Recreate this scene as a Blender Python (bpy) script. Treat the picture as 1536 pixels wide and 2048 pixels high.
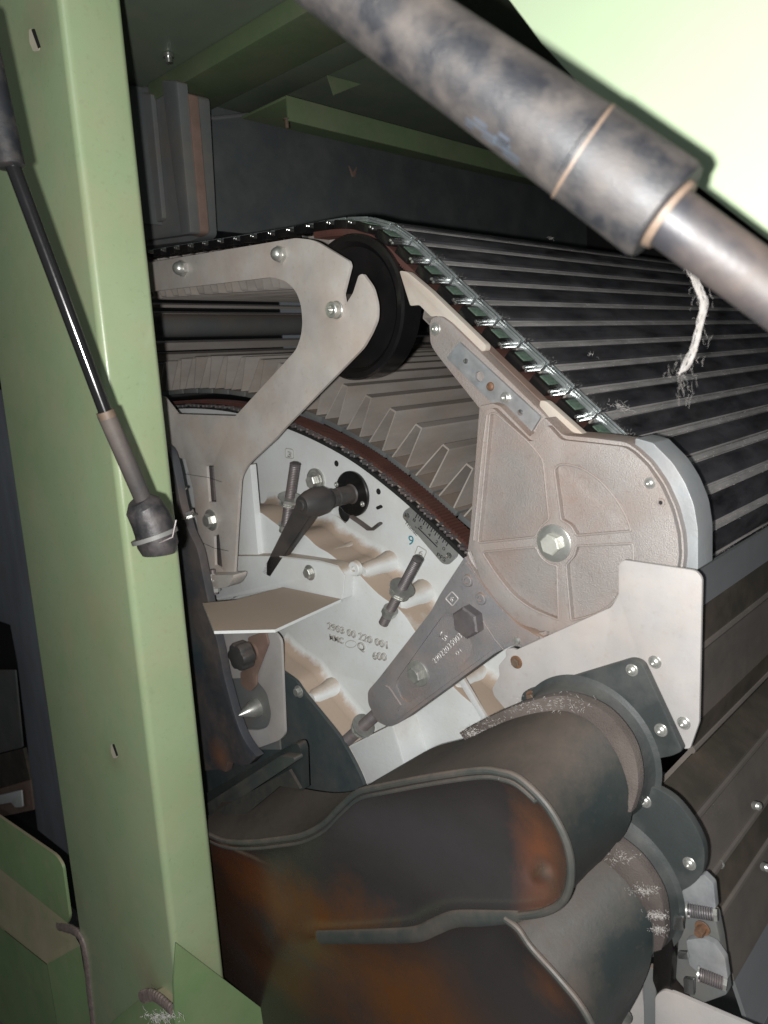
import bpy, bmesh, math, random
from mathutils import Vector, Matrix
from mathutils.geometry import tessellate_polygon
random.seed(7)
S = bpy.context.scene
COL = S.collection
for o in list(bpy.data.objects): bpy.data.objects.remove(o)

# ------------------------------------------------------------------ camera
# world: X = into the machine (card width), Y = along the machine (left / away), Z = up
FPX = 1500.0
A = Vector((.686, .180, -.704)).normalized()
U = Vector((-.051, .984, .170)); U = (U - A * U.dot(A)).normalized()
B = -A.cross(U)
CAM = Vector((-.62, 0, 1.2))
def cam2w(v): return Vector((v.dot(A), v.dot(B), v.dot(U)))
right, upv, back = cam2w(Vector((1,0,0))), cam2w(Vector((0,1,0))), cam2w(Vector((0,0,1)))
cd = bpy.data.cameras.new('camera'); cam = bpy.data.objects.new('camera', cd); COL.objects.link(cam)
m = Matrix((right, upv, back)).transposed().to_4x4(); m.translation = CAM
cam.matrix_world = m
cd.sensor_fit = 'HORIZONTAL'; cd.sensor_width = 36; cd.lens = 36 * FPX / 1536
cd.clip_start = .01; cd.clip_end = 50
cd.dof.use_dof = True; cd.dof.focus_distance = .82; cd.dof.aperture_fstop = 14
S.camera = cam
# ------------------------------------------------------------------ light
w = bpy.data.worlds.new('World'); S.world = w; w.use_nodes = True
w.node_tree.nodes['Background'].inputs[0].default_value = (.85, .93, 1, 1)
w.node_tree.nodes['Background'].inputs[1].default_value = .07
def lamp(name, kind, loc, energy, size, col):
    l = bpy.data.lights.new(name, kind); l.energy = energy; l.color = col
    if kind == 'POINT': l.shadow_soft_size = size
    else: l.size = size
    o = bpy.data.objects.new(name, l); COL.objects.link(o); o.location = loc
    return o
lamp('phone_flash', 'POINT', CAM - right * .021 - upv * .010 + back * .005, 35, .005, (1, .985, .96))
hl = lamp('room_fill_light', 'AREA', CAM + Vector((-1.6, -1.2, 1.6)), 13, 1.6, (.9, .96, 1))  # added dim fill for the workshop's ambient light, no lamp seen there
hl.rotation_euler = (CAM + Vector((.8, .8, -.1)) - hl.location).to_track_quat('-Z', 'Y').to_euler()
S.view_settings.view_transform = 'Standard'; S.view_settings.look = 'None'
S.view_settings.exposure = 0; S.view_settings.gamma = 1
S.cycles.max_bounces = 5; S.cycles.use_denoising = True

# ------------------------------------------------------------------ photo rays -> world planes
def ray(px, py): return cam2w(Vector(((px - 768) / FPX, (1024 - py) / FPX, -1)))
def P(px, py, x):
    d = ray(px, py); return CAM + d * ((x - CAM.x) / d.x)
def PY(px, py, y):
    d = ray(px, py); return CAM + d * ((y - CAM.y) / d.y)
def PZ(px, py, z):
    d = ray(px, py); return CAM + d * ((z - CAM.z) / d.z)
def D(px, py, dep): return CAM + ray(px, py) * dep
def depth(p): return -(p - CAM).dot(back)
def R(px, py, x, rpx): return rpx * depth(P(px, py, x)) / FPX

# ------------------------------------------------------------------ materials
def M(name, col, col2=None, rough=.5, metal=0, scale=25, dust=None, dup=0, dustn=.5, bump=.15, bscale=300,
      spec=.5, spots=(), coat=0, stretch=None, grime=None, dscale=15):
    mt = bpy.data.materials.new(name); mt.use_nodes = True; nt = mt.node_tree; N = nt.nodes; L = nt.links
    bs = N['Principled BSDF']
    geo = N.new('ShaderNodeNewGeometry')
    pos = geo.outputs['Position']
    if stretch:
        mp = N.new('ShaderNodeVectorMath'); mp.operation = 'MULTIPLY'; mp.inputs[1].default_value = stretch
        L.new(pos, mp.inputs[0]); spos = mp.outputs[0]
    else: spos = pos
    def noise(sc, det=5, v=None, r=.6):
        n = N.new('ShaderNodeTexNoise'); n.inputs['Scale'].default_value = sc; n.inputs['Detail'].default_value = det
        n.inputs['Roughness'].default_value = r
        L.new(v or pos, n.inputs['Vector']); return n.outputs['Fac']
    def ramp(f, a, b):
        r = N.new('ShaderNodeMapRange'); r.inputs[1].default_value = a; r.inputs[2].default_value = b
        L.new(f, r.inputs[0]); return r.outputs[0]
    def math_(op, a, b):
        n = N.new('ShaderNodeMath'); n.operation = op
        for i, v in enumerate((a, b)):
            if isinstance(v, (int, float)): n.inputs[i].default_value = v
            else: L.new(v, n.inputs[i])
        return n.outputs[0]
    def mix(f, a, b):
        n = N.new('ShaderNodeMix'); n.data_type = 'RGBA'
        if isinstance(f, (int, float)): n.inputs[0].default_value = f
        else: L.new(f, n.inputs[0])
        for i, v in ((6, a), (7, b)):
            if isinstance(v, tuple): n.inputs[i].default_value = v + (1,)
            else: L.new(v, n.inputs[i])
        return n.outputs[2]
    c2 = col2 or tuple(c * .75 for c in col)
    c = mix(ramp(noise(scale, 6, spos), .3, .7), col, c2)
    if grime:       # fine speckled dirt
        g = ramp(noise(180, 4), .58, .75); c = mix(math_('MULTIPLY', g, .3), c, grime)
    for (pt, rad, sc_, st, *sq) in spots:
        dn = N.new('ShaderNodeVectorMath'); dn.operation = 'SUBTRACT'; L.new(pos, dn.inputs[0]); dn.inputs[1].default_value = pt
        sn = N.new('ShaderNodeVectorMath'); sn.operation = 'MULTIPLY'; L.new(dn.outputs[0], sn.inputs[0])
        sn.inputs[1].default_value = sq[0] if sq else (1, 1, 1)
        ln = N.new('ShaderNodeVectorMath'); ln.operation = 'LENGTH'; L.new(sn.outputs[0], ln.inputs[0])
        dd = math_('ADD', ln.outputs['Value'], math_('ADD', math_('MULTIPLY', math_('SUBTRACT', noise(18, 4), .5), rad * 1.0), math_('MULTIPLY', math_('SUBTRACT', noise(110, 6, None, .75), .5), rad * .5)))
        f = ramp(dd, rad, rad * .1)
        c = mix(math_('MULTIPLY', f, st), c, sc_)
    rgh = math_('ADD', rough - .08, math_('MULTIPLY', noise(60, 4), .16))
    if dust:
        sx = N.new('ShaderNodeSeparateXYZ'); L.new(geo.outputs['True Normal'] if False else geo.outputs['Normal'], sx.inputs[0])
        up = ramp(math_('ADD', sx.outputs['Z'], math_('MULTIPLY', math_('SUBTRACT', noise(70, 6, None, .7), .5), .7)), .30, .85)
        f = math_('ADD', math_('MULTIPLY', up, dup), math_('MULTIPLY', ramp(noise(dscale, 8), .42, .72), dustn))
        f = math_('MINIMUM', math_('MULTIPLY', f, math_('ADD', .75, math_('MULTIPLY', noise(90, 5), .5))), .95)
        c = mix(f, c, dust)
        rgh = math_('ADD', rgh, math_('MULTIPLY', f, .3))
        if metal: L.new(math_('MULTIPLY', math_('SUBTRACT', 1.0, f), metal), bs.inputs['Metallic'])
    if metal and not dust: bs.inputs['Metallic'].default_value = metal
    L.new(c, bs.inputs['Base Color']); L.new(rgh, bs.inputs['Roughness'])
    bs.inputs['Specular IOR Level'].default_value = spec
    bs.inputs['Coat Weight'].default_value = coat
    if bump:
        b = N.new('ShaderNodeBump'); b.inputs['Strength'].default_value = bump; b.inputs['Distance'].default_value = .001
        L.new(noise(bscale, 4, spos), b.inputs['Height']); L.new(b.outputs[0], bs.inputs['Normal'])
    return mt
TAN = (.35, .265, .20)
m_green = M('pale_green_paint', (.31, .39, .235), (.26, .345, .19), .30, scale=6, dust=(.36, .33, .205), dustn=.45, bump=.10, bscale=500, coat=.35, grime=(.17,.19,.11), spots=[(tuple(P(x_, y_, -.26)), r_, c_, st_) for x_, y_, r_, c_, st_ in ((300, 1960, .05, (.27,.22,.14), .55), (228, 1520, .025, (.26,.24,.15), .5), (190, 1250, .09, (.31,.31,.17), .35), (60, 60, .05, (.20,.21,.13), .5), (110, 560, .10, (.33,.33,.19), .35), (150, 1780, .04, (.20,.21,.12), .5))])
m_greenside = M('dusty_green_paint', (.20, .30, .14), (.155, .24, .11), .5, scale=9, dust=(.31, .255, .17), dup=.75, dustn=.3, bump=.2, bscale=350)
m_door = M('door_green_paint', (.29, .355, .245), (.26, .325, .215), .35, scale=4, bump=.05)
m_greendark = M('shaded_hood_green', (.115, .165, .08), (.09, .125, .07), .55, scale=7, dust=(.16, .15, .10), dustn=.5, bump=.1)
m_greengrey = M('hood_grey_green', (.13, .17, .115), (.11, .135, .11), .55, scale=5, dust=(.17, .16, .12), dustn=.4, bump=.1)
m_hoodblue = M('blue_grey_sheet', (.082, .092, .096), (.062, .070, .074), .5, scale=6, dust=(.13, .13, .12), dustn=.4, bump=.08)
m_hooddk = M('dark_moulded_plastic', (.13, .14, .14), (.10, .11, .11), .5, scale=12, dust=(.20, .14, .10), dup=.5, dustn=.35)
m_white = M('white_enamel_casting', (.62, .645, .64), (.56, .585, .58), .38, scale=7, dust=TAN, dup=1.25, dustn=.16, bump=.35, bscale=260, grime=(.42, .36, .30))
m_whitefl = M('white_enamel_flange', (.62, .645, .64), (.57, .59, .59), .38, scale=7, dust=(.38,.30,.23), dup=.8, dustn=.2, bump=.35, bscale=260)
m_steel = M('dull_steel_plate', (.54, .51, .48), (.40, .37, .345), .5, metal=.2, scale=20, dust=(.38, .28, .21), dustn=.6, bump=.15, bscale=500, grime=(.22, .15, .11))
m_alu = M('brushed_light_plate', (.43, .415, .405), (.36, .345, .335), .5, metal=.15, scale=22, dust=(.42, .34, .29), dustn=.4, bump=.1, bscale=500, grime=(.30, .25, .22))
m_cast = M('bare_alloy_casting', (.36, .335, .32), (.29, .265, .25), .5, metal=.3, scale=16, dust=(.25, .175, .14), dup=.45, dustn=.65, bump=.8, bscale=900, grime=(.16, .11, .09))
m_arm = M('grey_alloy_arm', (.25, .245, .25), (.20, .195, .20), .5, metal=.3, scale=16, dust=(.30, .19, .13), dup=.5, dustn=.5, bump=.8, bscale=900, grime=(.13, .10, .09))
m_galv = M('galvanised_strip', (.36, .38, .39), (.22, .235, .25), .4, metal=.45, scale=70, dust=(.30, .24, .2), dustn=.35, bump=.1)
m_bolt = M('zinc_bolt', (.60, .60, .56), (.42, .42, .40), .33, metal=.75, scale=120, grime=(.16, .12, .09), bump=.15)
m_bright = M('bright_steel', (.72, .72, .70), (.6, .6, .6), .2, metal=.95, scale=60, bump=.05)
m_darkbolt = M('dark_steel_bolt', (.17, .16, .165), (.12, .11, .115), .45, metal=.5, scale=90, dust=(.2, .13, .1), dustn=.35)
m_rust = M('rusty_screw', (.22, .11, .055), (.11, .07, .05), .6, metal=.3, scale=200, bump=.5)
m_black = M('black_plastic', (.008, .008, .009), (.006, .006, .006), .22, scale=20, dust=(.06, .045, .035), dup=.08, dustn=.15, bump=.05)
m_blackd = M('dusty_black_plastic', (.045, .043, .043), (.03, .03, .03), .5, scale=30, dust=(.17, .13, .11), dup=.3, dustn=.4, bump=.2)
m_gloss = M('glossy_black_rod', (.010, .010, .011), (.008, .008, .008), .16, scale=20, bump=0, spec=.7)
m_tube = M('grey_strut_tube', (.009, .011, .014), (.006, .006, .008), .52, scale=22, dust=(.060, .050, .043), dup=.75, dustn=.7, bump=.25, bscale=900, dscale=48, grime=(.05, .045, .04))
m_bronze = M('dusty_tan_collar', (.13, .09, .065), (.07, .05, .035), .6, scale=60, bump=.2)
m_brown = M('brown_timing_belt', (.085, .032, .024), (.06, .025, .02), .6, scale=50, dust=(.13, .07, .055), dustn=.3, bump=.3)
m_brown2 = M('brown_dusty_rail', (.20, .135, .11), (.15, .10, .08), .65, scale=40, dust=(.28, .2, .16), dustn=.3, bump=.3)
m_nylon = M('milky_nylon', (.50, .465, .41), (.42, .37, .32), .35, scale=20, dust=(.4, .3, .22), dustn=.4, bump=.05)
m_nylon.node_tree.nodes['Principled BSDF'].inputs['Subsurface Weight'].default_value = .1
m_nylon.node_tree.nodes['Principled BSDF'].inputs['Subsurface Scale'].default_value = .004
m_clip = M('bright_clip_steel', (.50, .54, .54), (.34, .38, .38), .28, metal=.75, scale=90, bump=.1)
m_wire = M('card_wire_clothing', (.15, .15, .165), (.030, .030, .034), .36, metal=.6, scale=45, dust=(.10, .085, .085), dustn=.35, bump=1.0, bscale=1400, spec=.6, stretch=(.25, 1, 1))
m_edge = M('grey_flat_edge', (.42, .40, .39), (.24, .23, .22), .5, metal=.3, scale=60, bump=.4, stretch=(.3, 1, 1))
m_flat = M('dusty_alloy_flat', (.48, .445, .41), (.33, .295, .265), .48, metal=.3, scale=25, dust=(.27, .20, .155), dustn=.45, dup=.1, bump=.3, stretch=(.25, 1, 1))
m_felt = M('green_felt', (.035, .075, .05), (.14, .20, .15), .9, scale=330, bump=.8, bscale=900)
m_duct = M('dark_green_grp', (.027, .034, .033), (.020, .027, .027), .44, scale=16, dust=(.085, .064, .052), dup=.55, dustn=.22, bump=.15, spec=.3, grime=(.07,.06,.052))
m_ductrim = M('duct_rim_green_grey', (.050, .056, .053), (.036, .044, .042), .42, scale=16, dust=(.14, .105, .085), dup=.5, dustn=.45, bump=.15)
m_flange = M('slate_green_flange', (.036, .043, .043), (.029, .035, .035), .48, scale=20, dust=(.16, .15, .14), dustn=.35, dup=.2)
m_foam = M('dusty_foam_seal', (.075, .060, .053), (.05, .04, .036), .9, scale=30, dust=(.36, .31, .28), dustn=.28, dup=.0, bump=.8, bscale=700)
m_lint = M('white_lint', (.62, .60, .58), (.48, .45, .42), .95, scale=200, bump=.6)
m_lintnear = M('near_lint', (.34, .33, .32), (.26, .24, .22), .95, scale=200, bump=.6)
m_sheet = M('brown_grey_sheet', (.20, .178, .16), (.14, .125, .113), .36, metal=.35, scale=9, dust=(.20, .155, .125), dustn=.3, bump=.1, stretch=(.15, 1, 1))
m_sheet2 = M('olive_dark_sheet', (.095, .085, .068), (.07, .064, .055), .38, metal=.35, scale=9, dust=(.17, .12, .09), dustn=.4, bump=.15, stretch=(.15, 1, 1))
m_sheetlt = M('light_grey_sheet', (.26, .27, .28), (.20, .205, .21), .4, metal=.4, scale=10, stretch=(.15, 1, 1), bump=.05)
m_dark = M('near_black', (.012, .012, .012), None, .7, scale=10, bump=0)
m_weld = M('weld_bead', (.17, .14, .13), (.25, .19, .17), .6, metal=.2, scale=160, bump=1, bscale=300)
m_ink = M('black_ink', (.02, .02, .02), None, .5, bump=0)
m_blueink = M('blue_marker_ink', (.01, .16, .22), (.02, .22, .28), .5, bump=0)
m_scale = M('etched_scale_plate', (.30, .305, .30), (.26, .265, .26), .4, metal=.4, scale=80, bump=.05)
m_emb = M('darkened_letter_enamel', (.40, .385, .36), (.34, .32, .29), .35, bump=.1)  # darker than the casting's own paint, relief shade put into the letter colour
m_embarm = M('embossed_alloy', (.50, .48, .47), (.42, .40, .39), .45, metal=.3, bump=.3)
m_wood = M('worn_blue_grey_board', (.21, .235, .27), (.14, .15, .17), .55, scale=16, dust=(.15, .13, .12), dustn=.45, stretch=(1, 1, .2), bump=.4)

# ------------------------------------------------------------------ object helpers
base = {}
def rootloc(o):
    while o is not None:
        if o.name in base: return base[o.name]
        o = o.parent
    return Vector((0, 0, 0))
def props(o, label=None, cat=None, group=None, kind=None):
    for k, v in (('label', label), ('category', cat), ('group', group), ('kind', kind)):
        if v: o[k] = v
def thing(name, loc, label, cat, group=None):
    o = bpy.data.objects.new(name, None); COL.objects.link(o); o.empty_display_size = .02
    o.location = loc; base[o.name] = Vector(loc); props(o, label, cat, group); return o
def fin(bm, name, mat, parent=None, label=None, cat=None, group=None, kind=None, ang=32, smooth=True):
    bmesh.ops.recalc_face_normals(bm, faces=bm.faces)
    if parent is None:
        lo = Vector([min(v.co[i] for v in bm.verts) for i in range(3)]); hi = Vector([max(v.co[i] for v in bm.verts) for i in range(3)])
        org = Vector(((lo.x + hi.x) / 2, (lo.y + hi.y) / 2, lo.z))
    else: org = rootloc(parent)
    bmesh.ops.translate(bm, verts=bm.verts, vec=-org)
    me = bpy.data.meshes.new(name); bm.to_mesh(me); bm.free()
    if smooth:
        for p in me.polygons: p.use_smooth = True
        me.set_sharp_from_angle(angle=math.radians(ang))
    me.materials.append(mat)
    o = bpy.data.objects.new(name, me); COL.objects.link(o)
    if parent is None: o.location = org; base[o.name] = org
    else: o.parent = parent
    props(o, label, cat, group, kind)
    return o
def rc(pts, r=6, n=4):
    """round the corners of a pixel polygon; a point may carry its own radius as third value"""
    out = []; k = len(pts)
    for i in range(k):
        p0, p1, p2 = Vector(pts[i-1][:2]), Vector(pts[i][:2]), Vector(pts[(i+1) % k][:2])
        rr = pts[i][2] if len(pts[i]) > 2 else r
        a, b = p0 - p1, p2 - p1
        rr = min(rr, a.length * .45, b.length * .45)
        if rr < .3: out.append(tuple(p1)); continue
        a = p1 + a.normalized() * rr; b = p1 + b.normalized() * rr
        for j in range(n + 1):
            t = j / n; out.append(tuple(a * (1-t)**2 + p1 * 2*t*(1-t) + b * t*t))
    return out
def cr(pts, n=5, closed=False):
    """Catmull-Rom curve through the points"""
    V = [Vector(p) for p in pts]; out = []; k = len(V)
    for i in range(k if closed else k - 1):
        if closed: a, b, c, d = V[i-1], V[i], V[(i+1) % k], V[(i+2) % k]
        else: a, b, c, d = V[max(i-1, 0)], V[i], V[i+1], V[min(i+2, k-1)]
        for j in range(n):
            t = j / n
            out.append(.5 * ((2*b) + (c-a)*t + (2*a-5*b+4*c-d)*t*t + (3*b-a-3*c+d)*t**3))
    if not closed: out.append(V[-1])
    return [tuple(v) for v in out]
def circ(cx, cy, r, n=20, ry=None): return [(cx + r*math.cos(i*2*math.pi/n), cy + (ry or r)*math.sin(i*2*math.pi/n)) for i in range(n)]
def slab_bm(bm, pts3, th, bev=.0006, holes=()):
    """plate: front outline (points on a plane X=const), thickness th towards +X, front edge bevelled"""
    if holes:
        es = []
        for lp in [pts3] + list(holes):
            vs = [bm.verts.new(p) for p in lp]
            es += [bm.edges.new((vs[i], vs[(i+1) % len(vs)])) for i in range(len(vs))]
        g = bmesh.ops.triangle_fill(bm, use_beauty=True, edges=es)
        fs = [f for f in g['geom'] if isinstance(f, bmesh.types.BMFace)]
    else: fs = [bm.faces.new([bm.verts.new(p) for p in pts3])]
    be = [e for f in fs for e in f.edges if len(e.link_faces) == 1]
    be = list(set(be))
    g = bmesh.ops.extrude_face_region(bm, geom=fs)
    nv = [v for v in g['geom'] if isinstance(v, bmesh.types.BMVert)]
    bmesh.ops.translate(bm, verts=nv, vec=(th, 0, 0))
    # the original faces stay at the front
    if not [f for f in fs if f.is_valid]: pass
    if bev:
        be = [e for e in bm.edges if e.is_valid and all(abs(v.co.x - pts3[0].x) < 1e-7 for v in e.verts) and len(e.link_faces) == 2
              and any(any(abs(v.co.x - pts3[0].x) > th * .5 for v in f.verts) for f in e.link_faces)]
        bmesh.ops.bevel(bm, geom=be, offset=bev, segments=2, affect='EDGES', profile=.6, clamp_overlap=True)
def slab(name, px, x, th, mat, parent=None, bev=.0006, holes=(), **kw):
    bm = bmesh.new()
    slab_bm(bm, [P(a, b, x) for a, b in [q[:2] for q in px]], th, bev, [[P(q[0], q[1], x) for q in h] for h in holes])
    return fin(bm, name, mat, parent, **kw)
def tube_bm(bm, pts, r, n=10, closed=False, flat=1.0, capped=True):
    pts = [Vector(p) for p in pts]; k = len(pts); rs = r if isinstance(r, (list, tuple)) else [r] * k
    rings = []; prev = None
    for i, p in enumerate(pts):
        if closed: t = pts[(i+1) % k] - pts[i-1]
        else: t = pts[min(i+1, k-1)] - pts[max(i-1, 0)]
        t.normalize()
        if prev is None:
            ref = Vector((1, 0, 0)) if abs(t.x) < .9 else Vector((0, 0, 1)); a = (ref - t * ref.dot(t)).normalized()
        else: a = (prev - t * prev.dot(t)).normalized()
        prev = a; b = t.cross(a)
        rings.append([bm.verts.new(p + (a * math.cos(q) * flat + b * math.sin(q)) * rs[i]) for q in [j*2*math.pi/n for j in range(n)]])
    for i in range(k if closed else k - 1):
        a, b = rings[i], rings[(i+1) % k]
        for j in range(n): bm.faces.new((a[j], a[(j+1) % n], b[(j+1) % n], b[j]))
    if not closed and capped: bm.faces.new(rings[0]); bm.faces.new(rings[-1])
def tube(name, pts, r, mat, parent=None, n=12, closed=False, flat=1.0, **kw):
    bm = bmesh.new(); tube_bm(bm, pts, r, n, closed, flat); return fin(bm, name, mat, parent, **kw)
def lathe_bm(bm, c, axis, prof, n=32, rot=0):
    """prof: list of (offset along axis, radius)"""
    axis = Vector(axis).normalized(); ref = Vector((0, 0, 1)) if abs(axis.z) < .9 else Vector((0, 1, 0))
    a = (ref - axis * ref.dot(axis)).normalized(); b = axis.cross(a); rings = []
    for (o, r) in prof:
        rings.append([bm.verts.new(Vector(c) + axis * o + (a * math.cos(q+rot) + b * math.sin(q+rot)) * max(r, 1e-5)) for q in [j*2*math.pi/n for j in range(n)]])
    for i in range(len(rings) - 1):
        for j in range(n): bm.faces.new((rings[i][j], rings[i][(j+1) % n], rings[i+1][(j+1) % n], rings[i+1][j]))
    bm.faces.new(rings[0]); bm.faces.new(rings[-1])
def lathe(name, c, axis, prof, mat, parent=None, n=32, rot=0, **kw):
    bm = bmesh.new(); lathe_bm(bm, c, axis, prof, n, rot); return fin(bm, name, mat, parent, **kw)
def box_bm(bm, lo, hi, bev=0):
    g = bmesh.ops.create_cube(bm, size=1)
    for v in g['verts']: v.co = Vector([lo[i] + (v.co[i] + .5) * (hi[i] - lo[i]) for i in range(3)])
    if bev: bmesh.ops.bevel(bm, geom=list({e for v in g['verts'] for e in v.link_edges}), offset=bev, segments=2, affect='EDGES', profile=.6)
def box(name, lo, hi, mat, parent=None, bev=.001, **kw):
    bm = bmesh.new(); box_bm(bm, [min(lo[i], hi[i]) for i in range(3)], [max(lo[i], hi[i]) for i in range(3)], bev); return fin(bm, name, mat, parent, **kw)
def hullquads(name, front, backp, mat, parent=None, bev=0, **kw):
    """general solid between two equal-length 3D loops"""
    bm = bmesh.new(); f = [bm.verts.new(p) for p in front]; b = [bm.verts.new(p) for p in backp]; n = len(f)
    bm.faces.new(f); bm.faces.new(b[::-1])
    for i in range(n): bm.faces.new((f[i], b[i], b[(i+1) % n], f[(i+1) % n]))
    if bev: bmesh.ops.bevel(bm, geom=list(bm.edges), offset=bev, segments=2, affect='EDGES', clamp_overlap=True)
    return fin(bm, name, mat, parent, **kw)
def sheet(name, rows, mat, parent=None, th=0, **kw):
    bm = bmesh.new(); g = [[bm.verts.new(p) for p in r] for r in rows]
    for i in range(len(g) - 1):
        for j in range(len(g[0]) - 1): bm.faces.new((g[i][j], g[i][j+1], g[i+1][j+1], g[i+1][j]))
    if th:
        bmesh.ops.recalc_face_normals(bm, faces=bm.faces); bmesh.ops.solidify(bm, geom=list(bm.faces), thickness=th)
    return fin(bm, name, mat, parent, **kw)
def resample(pts, n):
    V = [Vector(p) for p in pts]; d = [0]
    for i in range(1, len(V)): d.append(d[-1] + (V[i] - V[i-1]).length)
    out = []; j = 0
    for i in range(n):
        s = d[-1] * i / (n - 1)
        while j < len(V) - 2 and d[j+1] < s: j += 1
        t = (s - d[j]) / max(d[j+1] - d[j], 1e-9); out.append(V[j].lerp(V[j+1], min(max(t, 0), 1)))
    return out
def bolt(px, py, x, rpx, parent, kind='hex', mat=None, washer=0, h=None, rot=None, name=None, wmat=None):
    """fastener whose seat lies on the plane X=x and whose head points to -X (towards the camera)"""
    c = P(px, py, x); r = R(px, py, x, rpx); ax = (-1, 0, 0); rot = random.random() if rot is None else rot
    mat = mat or m_bolt
    z0 = 0; bm = bmesh.new()
    if washer: z0 = r * .22
    if kind == 'hex':
        h = h or r * .75
        lathe_bm(bm, c, ax, [(z0, r), (z0+h*.86, r), (z0+h, r*.88)], 6, rot)
        lathe_bm(bm, c, ax, [(z0+h*.9, r*.8), (z0+h+r*.03, r*.78)], 24)
    elif kind == 'acorn':
        h = h or r * .5
        lathe_bm(bm, c, ax, [(z0, r), (z0+h, r)], 6, rot)
        lathe_bm(bm, c, ax, [(z0+h, r*.84)] + [(z0+h+r*.95*math.sin(t*.19), r*.84*math.cos(t*.19)) for t in range(1, 9)], 24)
    elif kind == 'socket':
        h = h or r * .8
        ri = r * .5
        lathe_bm(bm, c, ax, [(z0, r), (z0+h*.88, r), (z0+h, r*.88), (z0+h, ri*1.1), (z0+h*.98, ri), (z0+h*.35, ri*.96)], 24, rot)
    elif kind == 'dome':
        h = h or r * .55
        ri = r * .38
        lathe_bm(bm, c, ax, [(z0, r), (z0+h*.5, r*.92), (z0+h*.85, r*.7), (z0+h, ri*1.15), (z0+h*.95, ri), (z0+h*.4, ri)], 24, rot)
    elif kind == 'rivet':
        h = h or r * .5
        lathe_bm(bm, c, ax, [(z0, r), (z0+h*.6, r*.85), (z0+h*.9, r*.5), (z0+h, r*.1)], 20, rot)
    o = fin(bm, name or ('rivet' if kind == 'rivet' else 'screw' if kind in ('dome', 'socket') else 'bolt'), mat, parent)
    if washer:
        wr = r * washer
        par = o if (parent is not None and parent.parent is None) else parent
        lathe('washer', c, ax, [(0, wr), (r*.15, wr), (r*.2, wr*.95), (r*.2, r*.5)], wmat or m_bolt, par, 32)
    return o
def text(name, s, p0, p1, x, hpx, mat, parent, ext=.0004, sp=1.0, wid=1.0, x_off=0):
    """lettering lying on plane X=x, baseline through photo points p0 -> p1, standing hpx high"""
    cu = bpy.data.curves.new(name, 'FONT'); cu.body = s; cu.size = 1; cu.extrude = 0; cu.offset = .004 if ext > .0005 else 0; cu.space_character = sp
    t = bpy.data.objects.new('tmp', cu); COL.objects.link(t)
    dg = bpy.context.evaluated_depsgraph_get(); me = bpy.data.meshes.new_from_object(t.evaluated_get(dg))
    bpy.data.objects.remove(t)
    a, b = P(*p0, x), P(*p1, x); e1 = (b - a).normalized(); e2 = Vector((-1, 0, 0)).cross(e1)
    xs = [v.co.x for v in me.vertices]; w_ = max(xs) - min(xs); x0 = min(xs)
    sz = hpx * depth(a) / FPX / .7
    sxx = (b - a).length / w_ if wid == 'fit' else sz * wid
    bm = bmesh.new(); bm.from_mesh(me); bpy.data.meshes.remove(me)
    for v in bm.verts: v.co = a + e1 * (v.co.x - x0) * sxx + e2 * v.co.y * sz
    fs = list(bm.faces); g = bmesh.ops.extrude_face_region(bm, geom=fs)
    nv = [v for v in g['geom'] if isinstance(v, bmesh.types.BMVert)]
    bmesh.ops.translate(bm, verts=nv, vec=(-ext, 0, 0))
    return fin(bm, name, mat, parent, smooth=False)

# ================================================================== SURROUNDINGS
# roof of the enclosure, seen from below
zc = CAM.z + .47
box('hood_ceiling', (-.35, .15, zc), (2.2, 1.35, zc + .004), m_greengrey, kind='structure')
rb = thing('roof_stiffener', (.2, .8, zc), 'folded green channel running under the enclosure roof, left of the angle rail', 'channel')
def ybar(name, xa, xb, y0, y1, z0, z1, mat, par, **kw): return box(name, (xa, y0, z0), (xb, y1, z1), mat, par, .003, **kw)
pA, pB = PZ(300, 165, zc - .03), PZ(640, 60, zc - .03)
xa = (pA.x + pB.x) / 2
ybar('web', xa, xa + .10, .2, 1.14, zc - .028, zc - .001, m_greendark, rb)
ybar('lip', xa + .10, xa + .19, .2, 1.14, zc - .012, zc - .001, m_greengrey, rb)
# rear wall sheet
yb = 1.15
hp = box('rear_hood_sheet', (-.1, yb, PY(480, 466, yb).z), (2.4, yb + .004, zc - .004), m_hoodblue, label='dark blue grey rear sheet of the hood with faint dusty lettering', cat='panel')
bx0 = PY(380, 232, yb - .01)
pts = [PY(a, b, yb - .004) for a, b in ((380, 232), (420, 240), (500, 232), (575, 234), (700, 262), (900, 305))]
tube('sheet_lip', [p + Vector((0, -.01, 0)) for p in pts], .0038, m_sheetlt, hp, 8)
# angle rail under the roof running into the machine
y2 = .98
a0, a1 = PY(573, 190, y2), PY(573, 240, y2)
ar = thing('angle_rail', a0, 'mid green folded angle rail under the roof, starting above the small hanging screw', 'rail')
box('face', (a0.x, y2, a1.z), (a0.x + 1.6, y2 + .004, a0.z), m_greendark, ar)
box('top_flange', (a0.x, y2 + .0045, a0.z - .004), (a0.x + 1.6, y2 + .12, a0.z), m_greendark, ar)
sc = thing('hanging_screw', PY(573, 250, y2), 'small brass coloured screw hanging below the end of the green angle rail', 'screw')
lathe('shank', PY(573, 240, y2 + .006), (0, 0, -1), [(0, .0035), (.012, .0035), (.013, .002)], m_bronze, sc, 12)
lathe('head', PY(573, 240, y2 + .006), (0, 0, -1), [(-.002, .006), (0, .006)], m_bronze, sc, 12)
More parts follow.
